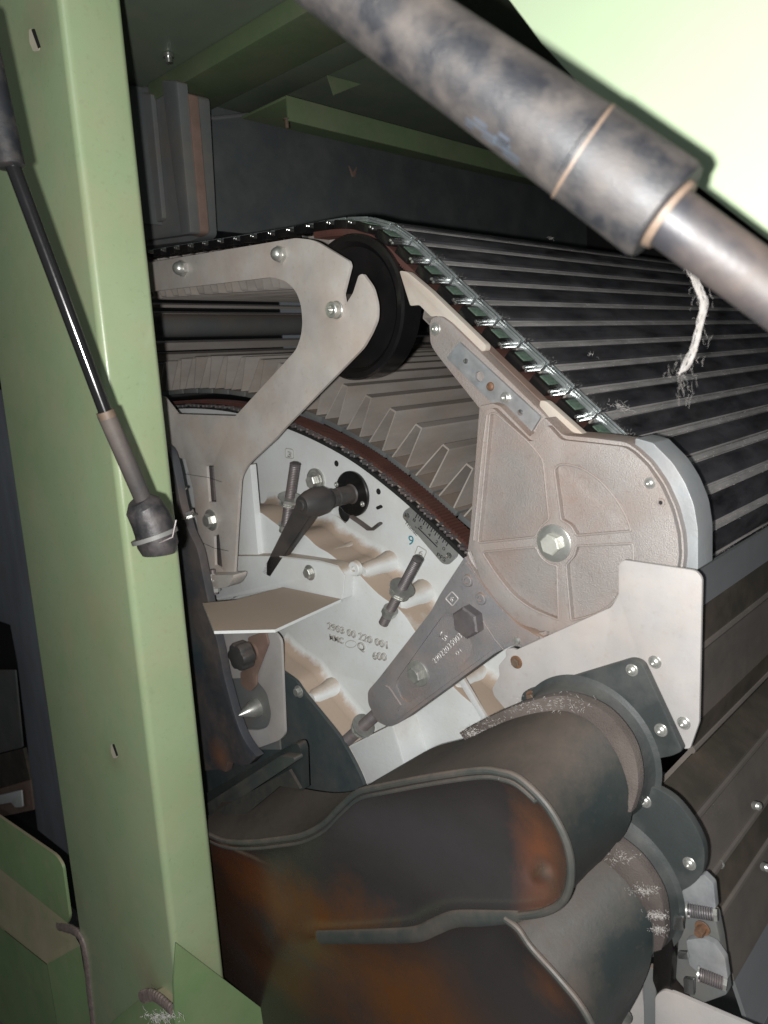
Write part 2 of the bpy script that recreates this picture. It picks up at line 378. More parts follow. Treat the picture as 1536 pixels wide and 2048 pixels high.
# triangular gusset at the rail
g = [PY(a, b, y2 - .05) for a, b in ((655, 150), (668, 190), (722, 168))]
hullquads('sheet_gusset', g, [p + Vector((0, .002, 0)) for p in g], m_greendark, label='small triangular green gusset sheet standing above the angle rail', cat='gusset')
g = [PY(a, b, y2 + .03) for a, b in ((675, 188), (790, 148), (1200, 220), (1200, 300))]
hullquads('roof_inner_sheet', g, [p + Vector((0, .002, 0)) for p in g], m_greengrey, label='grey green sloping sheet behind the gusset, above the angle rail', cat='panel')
s1 = thing('roof_screw', PZ(336, 115, zc - .002), 'bright zinc screw hanging from the enclosure roof beside the post', 'screw')
lathe('head', PZ(336, 108, zc - .001), (0, 0, -1), [(0, .008), (.005, .008), (.005, .0055), (.012, .0055)], m_bright, s1, 14)
# moth / dry scrap stuck on the rear sheet
c = PY(706, 340, yb - .002)
bm = bmesh.new()
for s in (-1, 1):
    bmesh.ops.create_cone(bm, cap_ends=True, segments=8, radius1=.008, radius2=.001, depth=.022,
        matrix=Matrix.Translation(c + Vector((s*.006, 0, -.002))) @ Matrix.Rotation(s*.55, 4, 'Y') @ Matrix.Diagonal((.7, .25, 1, 1)))
fin(bm, 'moth', M('moth_brown', (.22, .14, .11), None, .9), label='small brown moth resting on the dark rear sheet', cat='moth')
# moulded dark casing top left
bx = thing('moulded_casing', P(330, 480, .06), 'dark moulded plastic casing with stepped vertical edges beside the post, below the roof', 'casing')
slab('back_plate', rc([(225, 180), (305, 186), (385, 186, 10), (402, 470, 16), (385, 482), (230, 500)], 6), .10, .03, m_hooddk, bx, .003)
slab('step_panel', rc([(225, 172), (345, 172, 8), (382, 468, 14), (225, 490)], 6), .085, .012, m_hooddk, bx, .004)
slab('inner_panel', rc([(225, 180), (301, 186), (325, 442, 12), (225, 456)], 4), .076, .008, m_hooddk, bx, .003)
slab('upright_rib', rc([(322, 160, 6), (353, 160, 6), (381, 468, 8), (362, 470, 4)], 4), .065, .018, m_hooddk, bx, .003)
slab('outer_edge_strip', rc([(357, 184, 5), (377, 186, 5), (401, 466, 12), (384, 474, 5)], 4), .082, .016, m_brown2, bx, .003)
sb = slab('shelf_scrap', [(225, 98), (290, 100), (318, 116), (240, 150)], .16, .05, m_brown2, label='brown dusty bracket end in the shadow above the moulded casing', cat='bracket')
# near-black panels added so gaps stay dark, shade put into their colour
box('dark_gap_panel', (1.34, -.2, CAM.z - .6), (1.35, 2.2, CAM.z + .12), m_dark, kind='structure')
box('dark_rear_panel', (1.5, -1.4, -.1), (1.52, 2.2, 1.9), m_dark, kind='structure')
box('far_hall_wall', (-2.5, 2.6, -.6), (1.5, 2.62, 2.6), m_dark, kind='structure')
box('hall_floor', (-3, -2, -.35), (3, 2.6, -.34), M('floor_concrete', (.16, .155, .15), None, .7), kind='structure')

# ================================================================== WHITE SIDE FRAME CASTING
fr = thing('machine_casting', P(700, 1560, 0), 'large white enamelled cast side frame with brown dust lying on its curved ledges', 'machine frame')
arc_top = [(300, 815), (360, 810), (420, 812), (480, 818), (540, 834), (575, 846), (640, 872), (700, 906), (760, 950), (820, 1000), (870, 1045), (905, 1080), (935, 1108)]
flange_px = cr(arc_top, 3) + [(1010, 1180), (1060, 1300), (1075, 1440), (1000, 1500), (860, 1600), (400, 1600), (300, 1200)]
circle_h = circ(683, 1022, 19, 16, 26)
slab('flange_wall', flange_px, .055, .012, m_whitefl, fr, .0008, holes=[circle_h])
box('hole_backing', P(660, 1060, .072) , P(710, 985, .076), m_dark, fr)
lip2 = cr([(478, 1019), (515, 1022), (550, 1046), (575, 1064), (605, 1067), (632, 1091), (656, 1105), (679, 1122), (701, 1130), (722, 1153), (757, 1188), (800, 1220), (828, 1259), (868, 1318), (909, 1376), (964, 1423), (985, 1440)], 4)
slab('web_wall', [(380, 1020), (440, 1020)] + lip2 + [(985, 1520), (860, 1600), (400, 1600), (360, 1250)], 0, .056, m_white, fr, .005)
lip3 = cr([(520, 1300), (545, 1325), (563, 1340), (591, 1360), (603, 1376), (614, 1391), (645, 1429), (677, 1469), (692, 1493), (712, 1530), (727, 1563), (735, 1590)], 4)
slab('rim_wall', [(440, 1300)] + lip3 + [(560, 1640), (440, 1560)], -.044, .046, m_white, fr, .005)
def cove(px, xl, xw, rho):
    pts = [P(a, b, xl) for a, b in px]; rows = []
    for k in range(9):
        th = k / 8 * math.pi / 2; row = []
        for i, p in enumerate(pts):
            t = (pts[min(i+1, len(pts)-1)] - pts[max(i-1, 0)]).normalized(); n = Vector((0, -t.z, t.y)); n = n if n.z > 0 else -n
            row.append(Vector((xw - rho + rho*math.sin(th) - .0003, p.y, p.z)) + n * (rho - rho*math.cos(th) + .0004))
        rows.append(row)
    sheet('ledge_fillet', rows, m_white, fr)
cove(lip2[:-3], 0, .055, .016)
cove(lip3[:-4], -.044, 0, .016)
for (a, b, x0_, x1_, r_) in ((724, 1140, .004, .060, .010), (792, 1206, .004, .060, .012), (622, 1395, -.040, .006, .011), (548, 1052, .004, .060, .008), (655, 1108, .004, .06, .007), (905, 1372, .004, .06, .010)):
    p_ = P(a, b, x0_) + Vector((0, 0, -.002)); q_ = p_.copy(); q_.x = x1_; m_ = (p_ + q_) / 2
    tube('ledge_ridge', [p_, p_ + Vector((.006, 0, 0)), m_, q_], [r_*.7, r_, r_*1.1, r_*1.7], m_whitefl, fr, 16)
# raised blocks on the web and on the flange
slab('boss_block', rc([(697, 1492), (785, 1448), (812, 1540), (735, 1575)], 5), -.040, .042, m_whitefl, fr, .0025)
slab('edge_line', [(905, 1345), (914, 1336), (975, 1440), (966, 1444)], -.003, .004, m_whitefl, fr, .001)
slab('vertical_rib', rc([(452, 942), (500, 928), (518, 1128), (515, 1168), (458, 1200)], 4), -.009, .010, m_whitefl, fr, .0045)
for bxp, byp in ((712, 1136),):
    c = P(bxp, byp, 0); r = R(bxp, byp, 0, 15)
    lathe('screw_boss', c, (-1, 0, 0), [(-.001, r*1.15), (.004, r), (.0048, r*.9), (.0048, r*.38), (.001, r*.36)], m_whitefl, fr)
for hx, hy, hr in ((673, 927, 6), (757, 983, 6)):
    c = P(hx, hy, .055); r = R(hx, hy, .055, hr)*.62
    lathe('drilled_hole', c, (-1, 0, 0), [(0, r*1.7), (.0006, r*1.5), (.0007, r), (.0003, r*.9)], m_dark, fr, 16)
slab('slot_hole', rc([(751, 1014), (762, 1009), (766, 1015), (754, 1020)], 3), .0542, .0006, m_dark, fr, 0)
slab('peg', rc([(484, 1150), (520, 1128), (525, 1133), (486, 1158)], 2), -.017, .002, m_whitefl, fr, .0005)
text('cast_number', '2903 00 220 001', (657, 1257), (776, 1297), 0, 14, m_emb, fr, .0018, wid='fit')
text('cast_letters', 'MMC', (661, 1279), (688, 1287), 0, 12, m_emb, fr, .0018, wid='fit')
text('cast_letter', 'Q', (717, 1297), (731, 1302), 0, 16, m_emb, fr, .0018, wid='fit')
text('cast_size', '600', (748, 1318), (775, 1321), 0, 16, m_emb, fr, .0018, wid='fit')
tube('cast_oval', [P(a, b, -.0004) for a, b in circ(702, 1288, 11, 16, 7)], .0005, m_emb, fr, 6, closed=True)
# number frames "3" and "6"
for (qx, qy, s, ang) in ((579, 908, '3', 0), (842, 1106, '6', 0)):
    q = rc([(qx-8, qy-12), (qx+8, qy-9), (qx+9, qy+9), (qx-8, qy+7)], 4) if s == '3' else rc([(qx-6, qy-15), (qx+12, qy-4), (qx+4, qy+14), (qx-13, qy+3)], 4)
    tube('number_frame', [P(a, b, .0545) for a, b in q], .0006, m_emb, fr, 6, closed=True)
    if s == '3': text('cast_digit', s, (qx-3, qy+5), (qx+4, qy+7), .055, 11, m_emb, fr, .001, wid='fit')
    else: text('cast_digit', s, (qx-4, qy+3), (qx+3, qy+7), .055, 11, m_emb, fr, .001, wid='fit')
text('handwritten_digit', '9', (816, 1088), (826, 1092), .055, 20, m_blueink, fr, .0002, wid='fit')
# bolt with big washer on the flange
fb = thing('flange_bolt', P(636, 965, .055), 'zinc hex bolt on a wide serrated washer beside the black lever disc', 'bolt')
cq = P(633, 961, .055); rw = R(633, 961, .055, 25)
lathe('washer', cq, (-1, 0, 0), [(0, rw), (.003, rw), (.0035, rw*.9), (.0035, rw*.7), (.0045, rw*.68), (.005, rw*.6)], m_bolt, fb, 28)
lathe('bolt_head', cq, (-1, 0, 0), [(.004, rw*.55), (.012, rw*.55), (.013, rw*.48)], m_bolt, fb, 6, .3)
# scale plate
sp = thing('scale_plate', P(861, 1110, .054), 'small grey graduated scale plate marked 0 to 8 on the white frame edge', 'scale plate')
slab('plate', rc([(804, 1034, 8), (808, 1022, 8), (824, 1011, 9), (842, 1020, 8), (915, 1098, 8), (916, 1112, 8), (897, 1130, 10), (884, 1127, 8)], 8), .0535, .0014, m_scale, sp, .0003)
for i in range(17):
    t = i / 16; a = Vector((835, 1027)).lerp(Vector((897, 1083)), t); ln = 10 if i % 2 == 0 else 6
    e = a + Vector((-.45, .9)) * ln; dlt = Vector((.75, .68)) * (.9 if i % 2 == 0 else .6)
    slab('tick', [tuple(a-dlt), tuple(a+dlt), tuple(e+dlt), tuple(e-dlt)], .0532, .0003, m_ink, sp, 0)
for s, a, b in (('8', (825, 1041), (830, 1045)), ('6', (839, 1055), (844, 1059)), ('4', (855, 1070), (860, 1074)), ('2', (870, 1085), (875, 1089)), ('0', (884, 1098), (889, 1102))):
    text('digit', s, a, b, .0535, 7, m_ink, sp, .0002, wid='fit')
text('plus_sign', '+', (829, 1054), (833, 1058), .0535, 4, m_ink, sp, .0002, wid='fit')
text('maker_lettering', 'Trumac', (809, 1046), (833, 1072), .0535, 8, m_ink, sp, .0002, wid='fit')
text('plate_code', 'PFS', (873, 1112), (890, 1124), .0535, 9, m_ink, sp, .0002, wid='fit')
slab('ruled_line', [(835.2, 1056), (836.6, 1055), (875, 1093.5), (873.8, 1095)], .0532, .0003, m_ink, sp, 0)
bolt(814, 1032, .0535, 7, sp, 'rivet', m_bright); bolt(898, 1111, .0535, 7, sp, 'rivet', m_bright)

# ================================================================== BELT AND ARC
def path2(pxs, x): return [P(a, b, x) for a, b in pxs]
arcb = cr([(290, 812), (327, 806), (400, 802), (480, 810), (560, 832), (640, 864), (720, 908), (800, 968), (870, 1030), (950, 1108)], 12)
def ribbon(name, path, x0, x1, th, mat, par, teeth=None, tw=.5, th2=.0012):
    """belt following a path in the YZ plane, from x0 to x1, thickness inward; optional cross teeth"""
    bm = bmesh.new(); pts = resample(path, 160); prev = None
    nn = []
    for i in range(len(pts)):
        t = (pts[min(i+1, len(pts)-1)] - pts[max(i-1, 0)]).normalized(); n = Vector((0, -t.z, t.y)); nn.append(n if n.z > 0 else -n)
    for i, p in enumerate(pts):
        q = p.copy(); q.x = 0; n = nn[i]
        r_ = [bm.verts.new(q + n*o + Vector((x, 0, 0))) for x, o in ((x0, 0), (x1, 0), (x1, -th), (x0, -th))]
        if prev:
            for j in range(4): bm.faces.new((prev[j], prev[(j+1) % 4], r_[(j+1) % 4], r_[j]))
        prev = r_
    if teeth:
        tp = resample(path, teeth)
        for i in range(len(tp) - 1):
            a, b = tp[i], tp[i].lerp(tp[i+1], tw); t = (b - a).normalized(); n = Vector((0, -t.z, t.y)); n = n if n.z > 0 else -n
            vs = []
            for o in (-.0005, th2):
                for q in (a, b):
                    for x in (x0+.0004, x1-.0004):
                        vv = q.copy(); vv.x = x; vs.append(bm.verts.new(vv + n*o))
            for f in ((0,1,3,2), (4,6,7,5), (0,4,5,1), (2,3,7,6), (0,2,6,4), (1,5,7,3)): bm.faces.new([vs[k] for k in f])
    return fin(bm, name, mat, par, ang=30)
bt = thing('working_belt', P(700, 905, .03), 'brown toothed belt lying on the curved upper edge of the white side frame', 'belt')
ribbon('belt_band', path2(arcb, .055), .057, .082, .004, m_brown, bt, teeth=150)
dk = [(a - 3, b + 8) for a, b in arcb]
ribbon('chain_track', path2(dk, .055), .047, .0565, .005, m_dark, bt)
bm = bmesh.new(); tp = resample(path2([(a - 4, b + 9) for a, b in arcb], .047), 64)
for i, p in enumerate(tp):
    j = Vector((0, random.uniform(-.001, .001), random.uniform(-.001, .001)))
    lathe_bm(bm, p + j, (-1, 0, 0), [(-.007, .0021), (.002, .0021), (.003, .0012)], 8)
    if i < 63 and i % 3: 
        q = p.lerp(tp[i+1], .5); box_bm(bm, q + Vector((-.001, -.0035, -.0022)), q + Vector((.004, .0035, .0012)))
fin(bm, 'chain_pins', m_darkbolt, bt)

# ================================================================== FLATS
XF = .03
linea, lineb = P(821, 474, XF), P(1247, 873, XF)
pitch = ((P(1040, 693, XF) - P(864, 525, XF)).length / 4)
top_px = [(240, 512), (300, 503), (370, 492), (440, 481), (500, 472), (570, 461), (620, 452), (660, 444), (700, 438), (735, 437), (765, 442), (795, 455), (821, 474)]
tdir = (lineb - linea).normalized(); nrm = Vector((0, -tdir.z, tdir.y)); nrm = nrm if nrm.z > 0 else -nrm
C2p = P(1228, 1062, XF); R2 = (lineb - C2p).dot(nrm)
foot = C2p + nrm * R2
arc = []
a0_ = math.atan2(nrm.z, nrm.y)
for i in range(0, 22):
    a = a0_ + math.radians(8 * i)     # clockwise seen from -X : towards -Y then down
    arc.append(Vector((XF, C2p.y + R2*math.cos(a), C2p.z + R2*math.sin(a))))
outer = [Vector(p) for p in cr([tuple(P(a, b, XF)) for a, b in top_px], 6)] + [linea.lerp(foot, t/10) for t in range(1, 10)] + arc
# cumulative sampling with phase so that a joint falls at (864,525)
cum = [0]
for i in range(1, len(outer)): cum.append(cum[-1] + (outer[i] - outer[i-1]).length)
def at(s):
    for i in range(1, len(outer)):
        if cum[i] >= s:
            t = (s - cum[i-1]) / (cum[i] - cum[i-1]); return outer[i-1].lerp(outer[i], t)
    return outer[-1]
best = min(range(2000), key=lambda k: (at(cum[-1]*k/2000) - P(864, 525, XF)).length); s0 = cum[-1]*best/2000
def flat_parts(root, p, lower=False, rh=.036):
    h = p / 2; x0 = .012 if lower else XF; L1 = XF + 1.0
    def add(bmf, nm, mt, par=root, ang=30): return fin(bmf, nm, mt, par, ang=ang)
    bm = bmesh.new(); box_bm(bm, (x0 + .004, -h*.95, -.010), (L1, h*.95, -.0025), .0006); bar = add(bm, 'bar', m_edge if not lower else m_hooddk)  # lower bars take a dark colour to paint shade into the rib gaps
    # inner rib, ends sloping
    bm = bmesh.new(); zt = -.0105; zb = -.0105 - rh; b0, b1 = (h*.66, h*.30) if lower else (h*.88, h*.45); xs = x0 + .004; xt = xs + .016
    w2 = .0022
    def plate(q4):
        fx = [xs + (xt - xs) * (zt - z) / rh for _, z in q4]
        va = [bm.verts.new((x, y, z)) for x, (y, z) in zip(fx, q4)]; vb = [bm.verts.new((L1, y, z)) for y, z in q4]
        bm.faces.new(va); bm.faces.new(vb)
        for i in range(4): bm.faces.new((va[i], vb[i], vb[(i+1) % 4], va[(i+1) % 4]))
    plate([(-b0, zt), (-b0 + w2, zt), (-b1 + w2*.8, zb + w2), (-b1, zb + w2)])
    plate([(b0, zt), (b0 - w2, zt), (b1 - w2*.8, zb + w2), (b1, zb + w2)])
    plate([(-b1, zb + w2), (b1, zb + w2), (b1 - .001, zb), (-b1 + .001, zb)])
    add(bm, 'rib', m_flat)
    if lower: return
    bm = bmesh.new(); n = 40
    prof = [(-h*.86, -.0026), (-h*.80, .0000), (-h*.30, .0010), (h*.30, .0008), (h*.46, -.0004), (h*.50, -.0026)]
    rows = [[bm.verts.new((XF + .010 + (L1 - XF - .012) * i / n, y, z)) for y, z in prof] for i in range(n + 1)]
    for i in range(n):
        for j in range(len(prof) - 1): bm.faces.new((rows[i][j], rows[i][j+1], rows[i+1][j+1], rows[i+1][j]))
    add(bm, 'wire_clothing', m_wire, bar)
    bm = bmesh.new(); box_bm(bm, (XF + .008, h*.56, -.0024), (L1, h*.86, -.0004), .0004); add(bm, 'edge_strip', m_edge, bar)
    bm = bmesh.new()
    box_bm(bm, (XF - .003, -h*.93, -.008), (XF + .0062, h*.93, -.0005), .0005)
    box_bm(bm, (XF - .0032, -h*.90, -.0002), (XF - .0012, h*.90, .0022), .0003)
    box_bm(bm, (XF + .0040, -h*.90, -.0002), (XF + .0056, h*.90, .0022), .0003)
    add(bm, 'end_clip', m_clip)
    bm = bmesh.new(); box_bm(bm, (.001, -h*.58, -.013), (XF - .0035, h*.62, -.0035), .0008); eb = add(bm, 'end_block', m_black)
    bm = bmesh.new(); box_bm(bm, (.006, -h*.34, -.0034), (XF - .006, h*.40, -.0026), .0002); add(bm, 'felt_pad', m_felt, eb)
    for k in (0, 1):
        bm = bmesh.new(); y = -h*(.68 + .22*k); lathe_bm(bm, (.0 - k*.0, y, -.0055 - k*.001), (1, 0, 0), [(0, .0013), (.0006, .0018), (XF - .003, .0018)], 10)
        add(bm, 'pin', m_bright)
    bm = bmesh.new(); rnd = random.Random(3)     # fibres combed up at the end of the clothing
    for k in range(90):
        x = XF + .006 + abs(rnd.gauss(0, .011)); y = rnd.uniform(-h*.85, h*.5); l = rnd.uniform(.0015, .0035) * math.exp(-(x - XF)*12)
        d = Vector((rnd.uniform(.2, .9), rnd.uniform(-.5, .5), rnd.uniform(.3, 1))).normalized() * l; q = Vector((x, y, -.0005)); wv = Vector((0, .0001, 0))
        bm.faces.new([bm.verts.new(q - wv), bm.verts.new(q + wv), bm.verts.new(q + d)])
    for k in range(260):    # fluff along the strip
        x = rnd.uniform(XF + .01, L1); y = h*(.5 + .42*rnd.random()); d = Vector((rnd.uniform(-1, 1), rnd.uniform(-.4, .4), rnd.uniform(0, .5))) * .0018
        q = Vector((x, y, -.0005)); wv = Vector((0, .0002, 0)); bm.faces.new([bm.verts.new(q - wv), bm.verts.new(q + wv), bm.verts.new(q + d)])
    fin(bm, 'lint_fringe', m_lint, bar, smooth=False)
def proto(lower, rh):
    r = bpy.data.objects.new('carding_flat', None); COL.objects.link(r); r.empty_display_size = .02; base[r.name] = Vector((0, 0, 0))
    flat_parts(r, pitch * (1.2 if lower else 1), lower, rh); r['category'] = 'flat bar'; return r
def clone(o, parent=None):
    c = o.copy(); COL.objects.link(c); c.parent = parent
    for ch in o.children: clone(ch, c)
    return c
ordw = ['first', 'second', 'third', 'fourth', 'fifth', 'sixth', 'seventh', 'eighth', 'ninth', 'tenth', 'eleventh', 'twelfth', 'thirteenth', 'fourteenth',
        'fifteenth', 'sixteenth', 'seventeenth', 'eighteenth', 'nineteenth', 'twentieth', 'twenty-first', 'twenty-second', 'twenty-third', 'twenty-fourth', 'twenty-fifth', 'twenty-sixth', 'twenty-seventh', 'twenty-eighth', 'twenty-ninth', 'thirtieth']
pu = proto(False, .058); used = False
ks = list(range(-int(s0 / pitch), int((cum[-1] - s0) / pitch)))
info = []
for k in ks:
    a, b = at(s0 + k*pitch), at(s0 + (k+1)*pitch); c = (a + b) / 2; t = (b - a).normalized(); n = Vector((0, -t.z, t.y))
    ctr = P(725, 600, XF) if c.y > P(820, 474, XF).y else C2p
    if n.dot(c - ctr) < 0: n = -n
    info.append((k, c, n))
cnt = {'t': 0, 's': 0, 'r': 0}
for k, c, n in info:
    if c.y > linea.y: key = 't'
    elif (c - foot).dot(tdir) < 0: key = 's'
    else: key = 'r'
    o = pu if not used else clone(pu); used = True
    o.location = (0, c.y, c.z); o.rotation_euler = (math.atan2(-n.y, n.z), 0, 0)
    cnt[key] += 1; w_ = ordw[cnt[key] - 1]
    o['label'] = {'t': 'dark wire covered flat on the top run, %s from the green post' % w_,
                  's': 'dark wire covered flat on the sloping run, %s below the black pulley top' % w_,
                  'r': 'dark wire covered flat behind the round end cover, %s past the end of the slope' % w_}[key]
    o['group'] = 'wire covered flats of the revolving chain'
pl = proto(True, .052); used = False
lowpath = resample([P(a, b, .095) for a, b in cr([(280, 806), (330, 794), (400, 789), (480, 795), (560, 816), (640, 847), (720, 889), (800, 942), (870, 1002), (960, 1078), (1040, 1150)], 8)], 400)
acc = 0; last = lowpath[0]; k = 0
for i in range(1, len(lowpath) - 1):
    acc += (lowpath[i] - lowpath[i-1]).length
    if acc >= pitch*1.18:
        acc = 0; c = lowpath[i]; t = (lowpath[i+1] - lowpath[i-1]).normalized(); n = Vector((0, -t.z, t.y)); n = n if n.z < 0 else -n
        o = pl if not used else clone(pl); used = True
        o.location = (.078, c.y, c.z); o.rotation_euler = (math.atan2(-n.y, n.z), 0, 0)
        o['label'] = 'dusty tan ribbed flat on the brown working belt, %s from the green post' % ordw[min(k, 29)]
        o['group'] = 'dusty ribbed flats lying on the working belt'; k += 1
# belt carrying the outer flats: brown strip just inside the blocks
ib = thing('return_belt', P(1000, 760, 0), 'brown toothed belt carrying the flats over the black pulley and down the slope', 'belt')
inner = []
for p in resample(outer, 200):
    if p.y > P(655, 446, XF).y: continue
    i = min(range(len(outer)), key=lambda j: (outer[j] - p).length)
    t = (outer[min(i+1, len(outer)-1)] - outer[max(i-1, 0)]).normalized(); n = Vector((0, -t.z, t.y))
    ctr = P(725, 640, XF) if p.y > linea.y else C2p
    if p.y > P(640, 450, XF).y: n = n if n.z > 0 else -n
    elif n.dot(p - ctr) < 0: n = -n
    inner.append((p, n))
bm = bmesh.new(); prev = None
for p, n in inner:
    q = p.copy(); q.x = 0
    r_ = [bm.verts.new(q + n*o + Vector((x, 0, 0))) for x, o in ((.003, -.0135), (XF - .001, -.0135), (XF - .001, -.0185), (.003, -.0185))]
    if prev:
        for j in range(4): bm.faces.new((prev[j], prev[(j+1) % 4], r_[(j+1) % 4], r_[j]))
    prev = r_
for k in range(len(inner) - 1):
    for tt in (0, .5):
        a = inner[k][0].lerp(inner[k+1][0], tt); b = inner[k][0].lerp(inner[k+1][0], tt + .25); n = inner[k][1]
        vs = []
        for o in (-.018, -.0205):
            for q in (a, b):
                for x in (.0035, XF - .0015): v = q.copy(); v.x = x; vs.append(bm.verts.new(v + n*o))
        for f in ((0,1,3,2), (4,6,7,5), (0,4,5,1), (2,3,7,6), (0,2,6,4), (1,5,7,3)): bm.faces.new([vs[j] for j in f])
fin(bm, 'belt_band', m_brown, ib)
# interior shafts seen between the runs
lathe('brush_roller', P(225, 652, .06), (1, 0, 0), [(0, R(225, 652, .06, 24)), (1.3, R(225, 652, .06, 24))], m_hooddk, label='dark smooth roller tube seen between upper and lower flats', cat='roller')
def strip(name, pa, pb, x0, x1, mat, label=None, cat=None, th=.004, group=None):
    a, b = P(*pa, x0), P(*pb, x0); L_ = Vector((x1 - x0, 0, 0)); n = (b - a).cross(Vector((1, 0, 0))).normalized() * th
    q = [a, b, b + L_, a + L_]; return hullquads(name, q, [p + n for p in q], mat, label=label, cat=cat, group=group)
for (ya, yb2, lb) in ((604, 610, 'thin tan rail highest above the dark roller'), (622, 629, 'tan rail just above the dark roller'), (684, 700, 'flat tan rail just below the dark roller'), (708, 722, 'second tan rail below the dark roller'), (730, 752, 'broad pale rail just above the ribbed flats')):
    strip('cross_rail', (225, ya), (225, yb2), .09, 1.33, m_flat, lb, 'rail', .02, 'rails between the flats')

# ================================================================== PULLEY
pc = P(700, 617, -.006); pr = R(700, 617, -.006, 142)
pu_ = thing('idler_pulley', pc, 'glossy black idler pulley wheel carrying the brown belt behind the hooked steel plate', 'pulley')
lathe('rim', pc, (1, 0, 0), [(.030, pr*.9), (.030, pr), (.003, pr), (0, pr*.975), (0, pr*.90), (.004, pr*.84), (.006, pr*.83)], m_black, pu_, 72)
lathe('web', pc, (1, 0, 0), [(.016, pr*.86), (.006, pr*.86), (.009, pr*.72), (.010, pr*.4), (.004, pr*.34), (.002, pr*.30), (.002, .005)], m_black, pu_, 64)
lathe('hub', pc, (-1, 0, 0), [(-.004, pr*.2), (.020, pr*.2), (.022, pr*.17)], m_blackd, pu_, 32)

# ================================================================== HOOKED STEEL PLATE
XC = -.05
cp = thing('hooked_plate', P(430, 1160, XC), 'dusty grey steel plate bent like a hook around the black pulley', 'bracket plate')
outline = [(225, 537, 0), (592, 476, 6), (628, 480, 14), (697, 522, 3), (700, 532, 3), (686, 588, 3), (690, 612, 6), (697, 600, 4), (706, 586, 6), (717, 551, 4), (725, 547, 4), (745, 575, 10), (754, 610, 12), (753, 640, 10), (741, 668, 8), (725, 696, 10),
           (569, 856, 6), (548, 880, 4), (494, 930, 14), (480, 955, 12), (474, 1050, 0), (468, 1153, 6), (462, 1163, 6), (408, 1168, 2), (386, 978, 2), (371, 919, 2), (340, 910, 4), (225, 905, 0), (225, 780, 0), (327, 793, 2), (354, 828, 3), (471, 832, 3),
           (592, 700, 10), (602, 672, 10), (605, 645, 10), (602, 610, 12), (592, 582, 12), (573, 563, 10), (546, 554, 12), (225, 592, 0)]
slot1 = rc([(413, 932), (427, 930), (433, 1004), (418, 1004)], 2); slot2 = rc([(428, 1072), (438, 1068), (445, 1138), (430, 1130)], 2)
slab('plate', rc(outline, 3), XC, .004, m_steel, cp, .0007, holes=[slot1, slot2])
slab('turned_foot', rc([(406, 1150, 2), (467, 1150, 3), (466, 1158, 4), (456, 1175, 8), (410, 1180, 3)], 3), XC - .018, .022, m_steel, cp, .001)
bolt(367, 537, XC, 16, cp, 'acorn'); bolt(563, 509, XC, 17, cp, 'acorn'); bolt(674, 620, XC, 16, cp, 'socket', washer=1.12, h=.008)
bolt(423, 1040, XC, 14, cp, 'hex', washer=1.55, rot=.2)
for a, b, c_, d in (((370, 948), (410, 954), (416, 955), (444, 964)), ((384, 1080), (402, 1084), (428, 1096), (457, 1102))):
    tube('scribed_line', [P(*q, XC - .0002) for q in (a, b, c_, d)], .00035, m_ink, cp, 5, label='thin blue-black marker line drawn across the slot')
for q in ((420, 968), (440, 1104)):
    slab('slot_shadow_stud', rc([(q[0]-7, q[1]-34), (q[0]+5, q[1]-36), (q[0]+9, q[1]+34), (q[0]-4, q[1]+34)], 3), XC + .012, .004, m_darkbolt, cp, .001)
fbv = thing('foot_bolt', P(424, 1190, XC - .01), 'upright dark topped bolt with washers through the foot of the hooked plate', 'bolt')
c = P(427, 1158, XC - .012)
lathe('shank', c, (0, 0, 1), [(-.022, .0042), (.013, .0042), (.014, .0036)], m_darkbolt, fbv, 14)
lathe('nut', c, (0, 0, 1), [(.0015, .0082), (.0085, .0082)], m_bolt, fbv, 6)
lathe('washer', c, (0, 0, 1), [(0, .0125), (.0014, .0125)], m_bolt, fbv, 24)
lathe('lower_nut', c, (0, 0, 1), [(-.018, .008), (-.011, .008)], m_bolt, fbv, 6)
lathe('lower_washer', c, (0, 0, 1), [(-.0105, .012), (-.009, .012)], m_bolt, fbv, 24)
# side bolts near the post
for i, (qx, qy, lb) in enumerate(((357, 975, 'upper small zinc bolt beside the post edge left of the slotted plate'), (377, 1028, 'lower small zinc bolt beside the post edge left of the slotted plate'))):
    t = thing('stud_bolt', P(qx, qy, XC - .03), lb, 'bolt', 'small bolts beside the post')
    c = P(qx, qy, XC - .025)
    lathe('head', c, (-.2, 0, 1), [(-.002, .008), (.005, .008)], m_bright, t, 6)
    lathe('washer', c, (-.2, 0, 1), [(-.004, .0115), (-.0025, .0115)], m_bolt, t, 20)
    lathe('shank', c, (-.2, 0, 1), [(-.020, .004), (-.004, .004)], m_darkbolt, t, 12)

# ================================================================== ADJUSTER RODS
def rod(pa, pb, x, rpx, nuts, label, cat='threaded rod', xo=0):
    a, b = P(*pa, x), P(*pb, x); r = R(*pa, x, rpx); ax = (b - a).normalized(); L_ = (b - a).length
    t = thing('threaded_rod', b, label, cat, 'adjusting rods of the side frame')
    prof = [(0, r*.7), (.001, r)]; k = int(L_ / .0012)
    for i in range(1, k): prof.append((.001 + i*.0012, r * (1 if i % 2 else .9)))
    prof += [(L_, r*.75)]
    lathe('rod', a, ax, prof, m_darkbolt, t, 16)
    for s, wr, nr in nuts:
        o = s * L_
        lathe('washer', a, ax, [(o - .0022, r*wr), (o - .0005, r*wr)], m_bolt, t, 28)
        lathe('nut', a, ax, [(o, r*nr), (o + .007, r*nr)], m_bolt, t, 6, .4)
        lathe('lower_washer', a, ax, [(o + .0075, r*wr*.8), (o + .009, r*wr*.8)], m_bolt, t, 28)
    return t
rod((590, 926), (570, 1060), -.004, 10.5, [(.52, 2.4, 1.6), (.93, 1.5, 1.2)], 'dark threaded rod behind the black lever grip, below the number 3 mark')
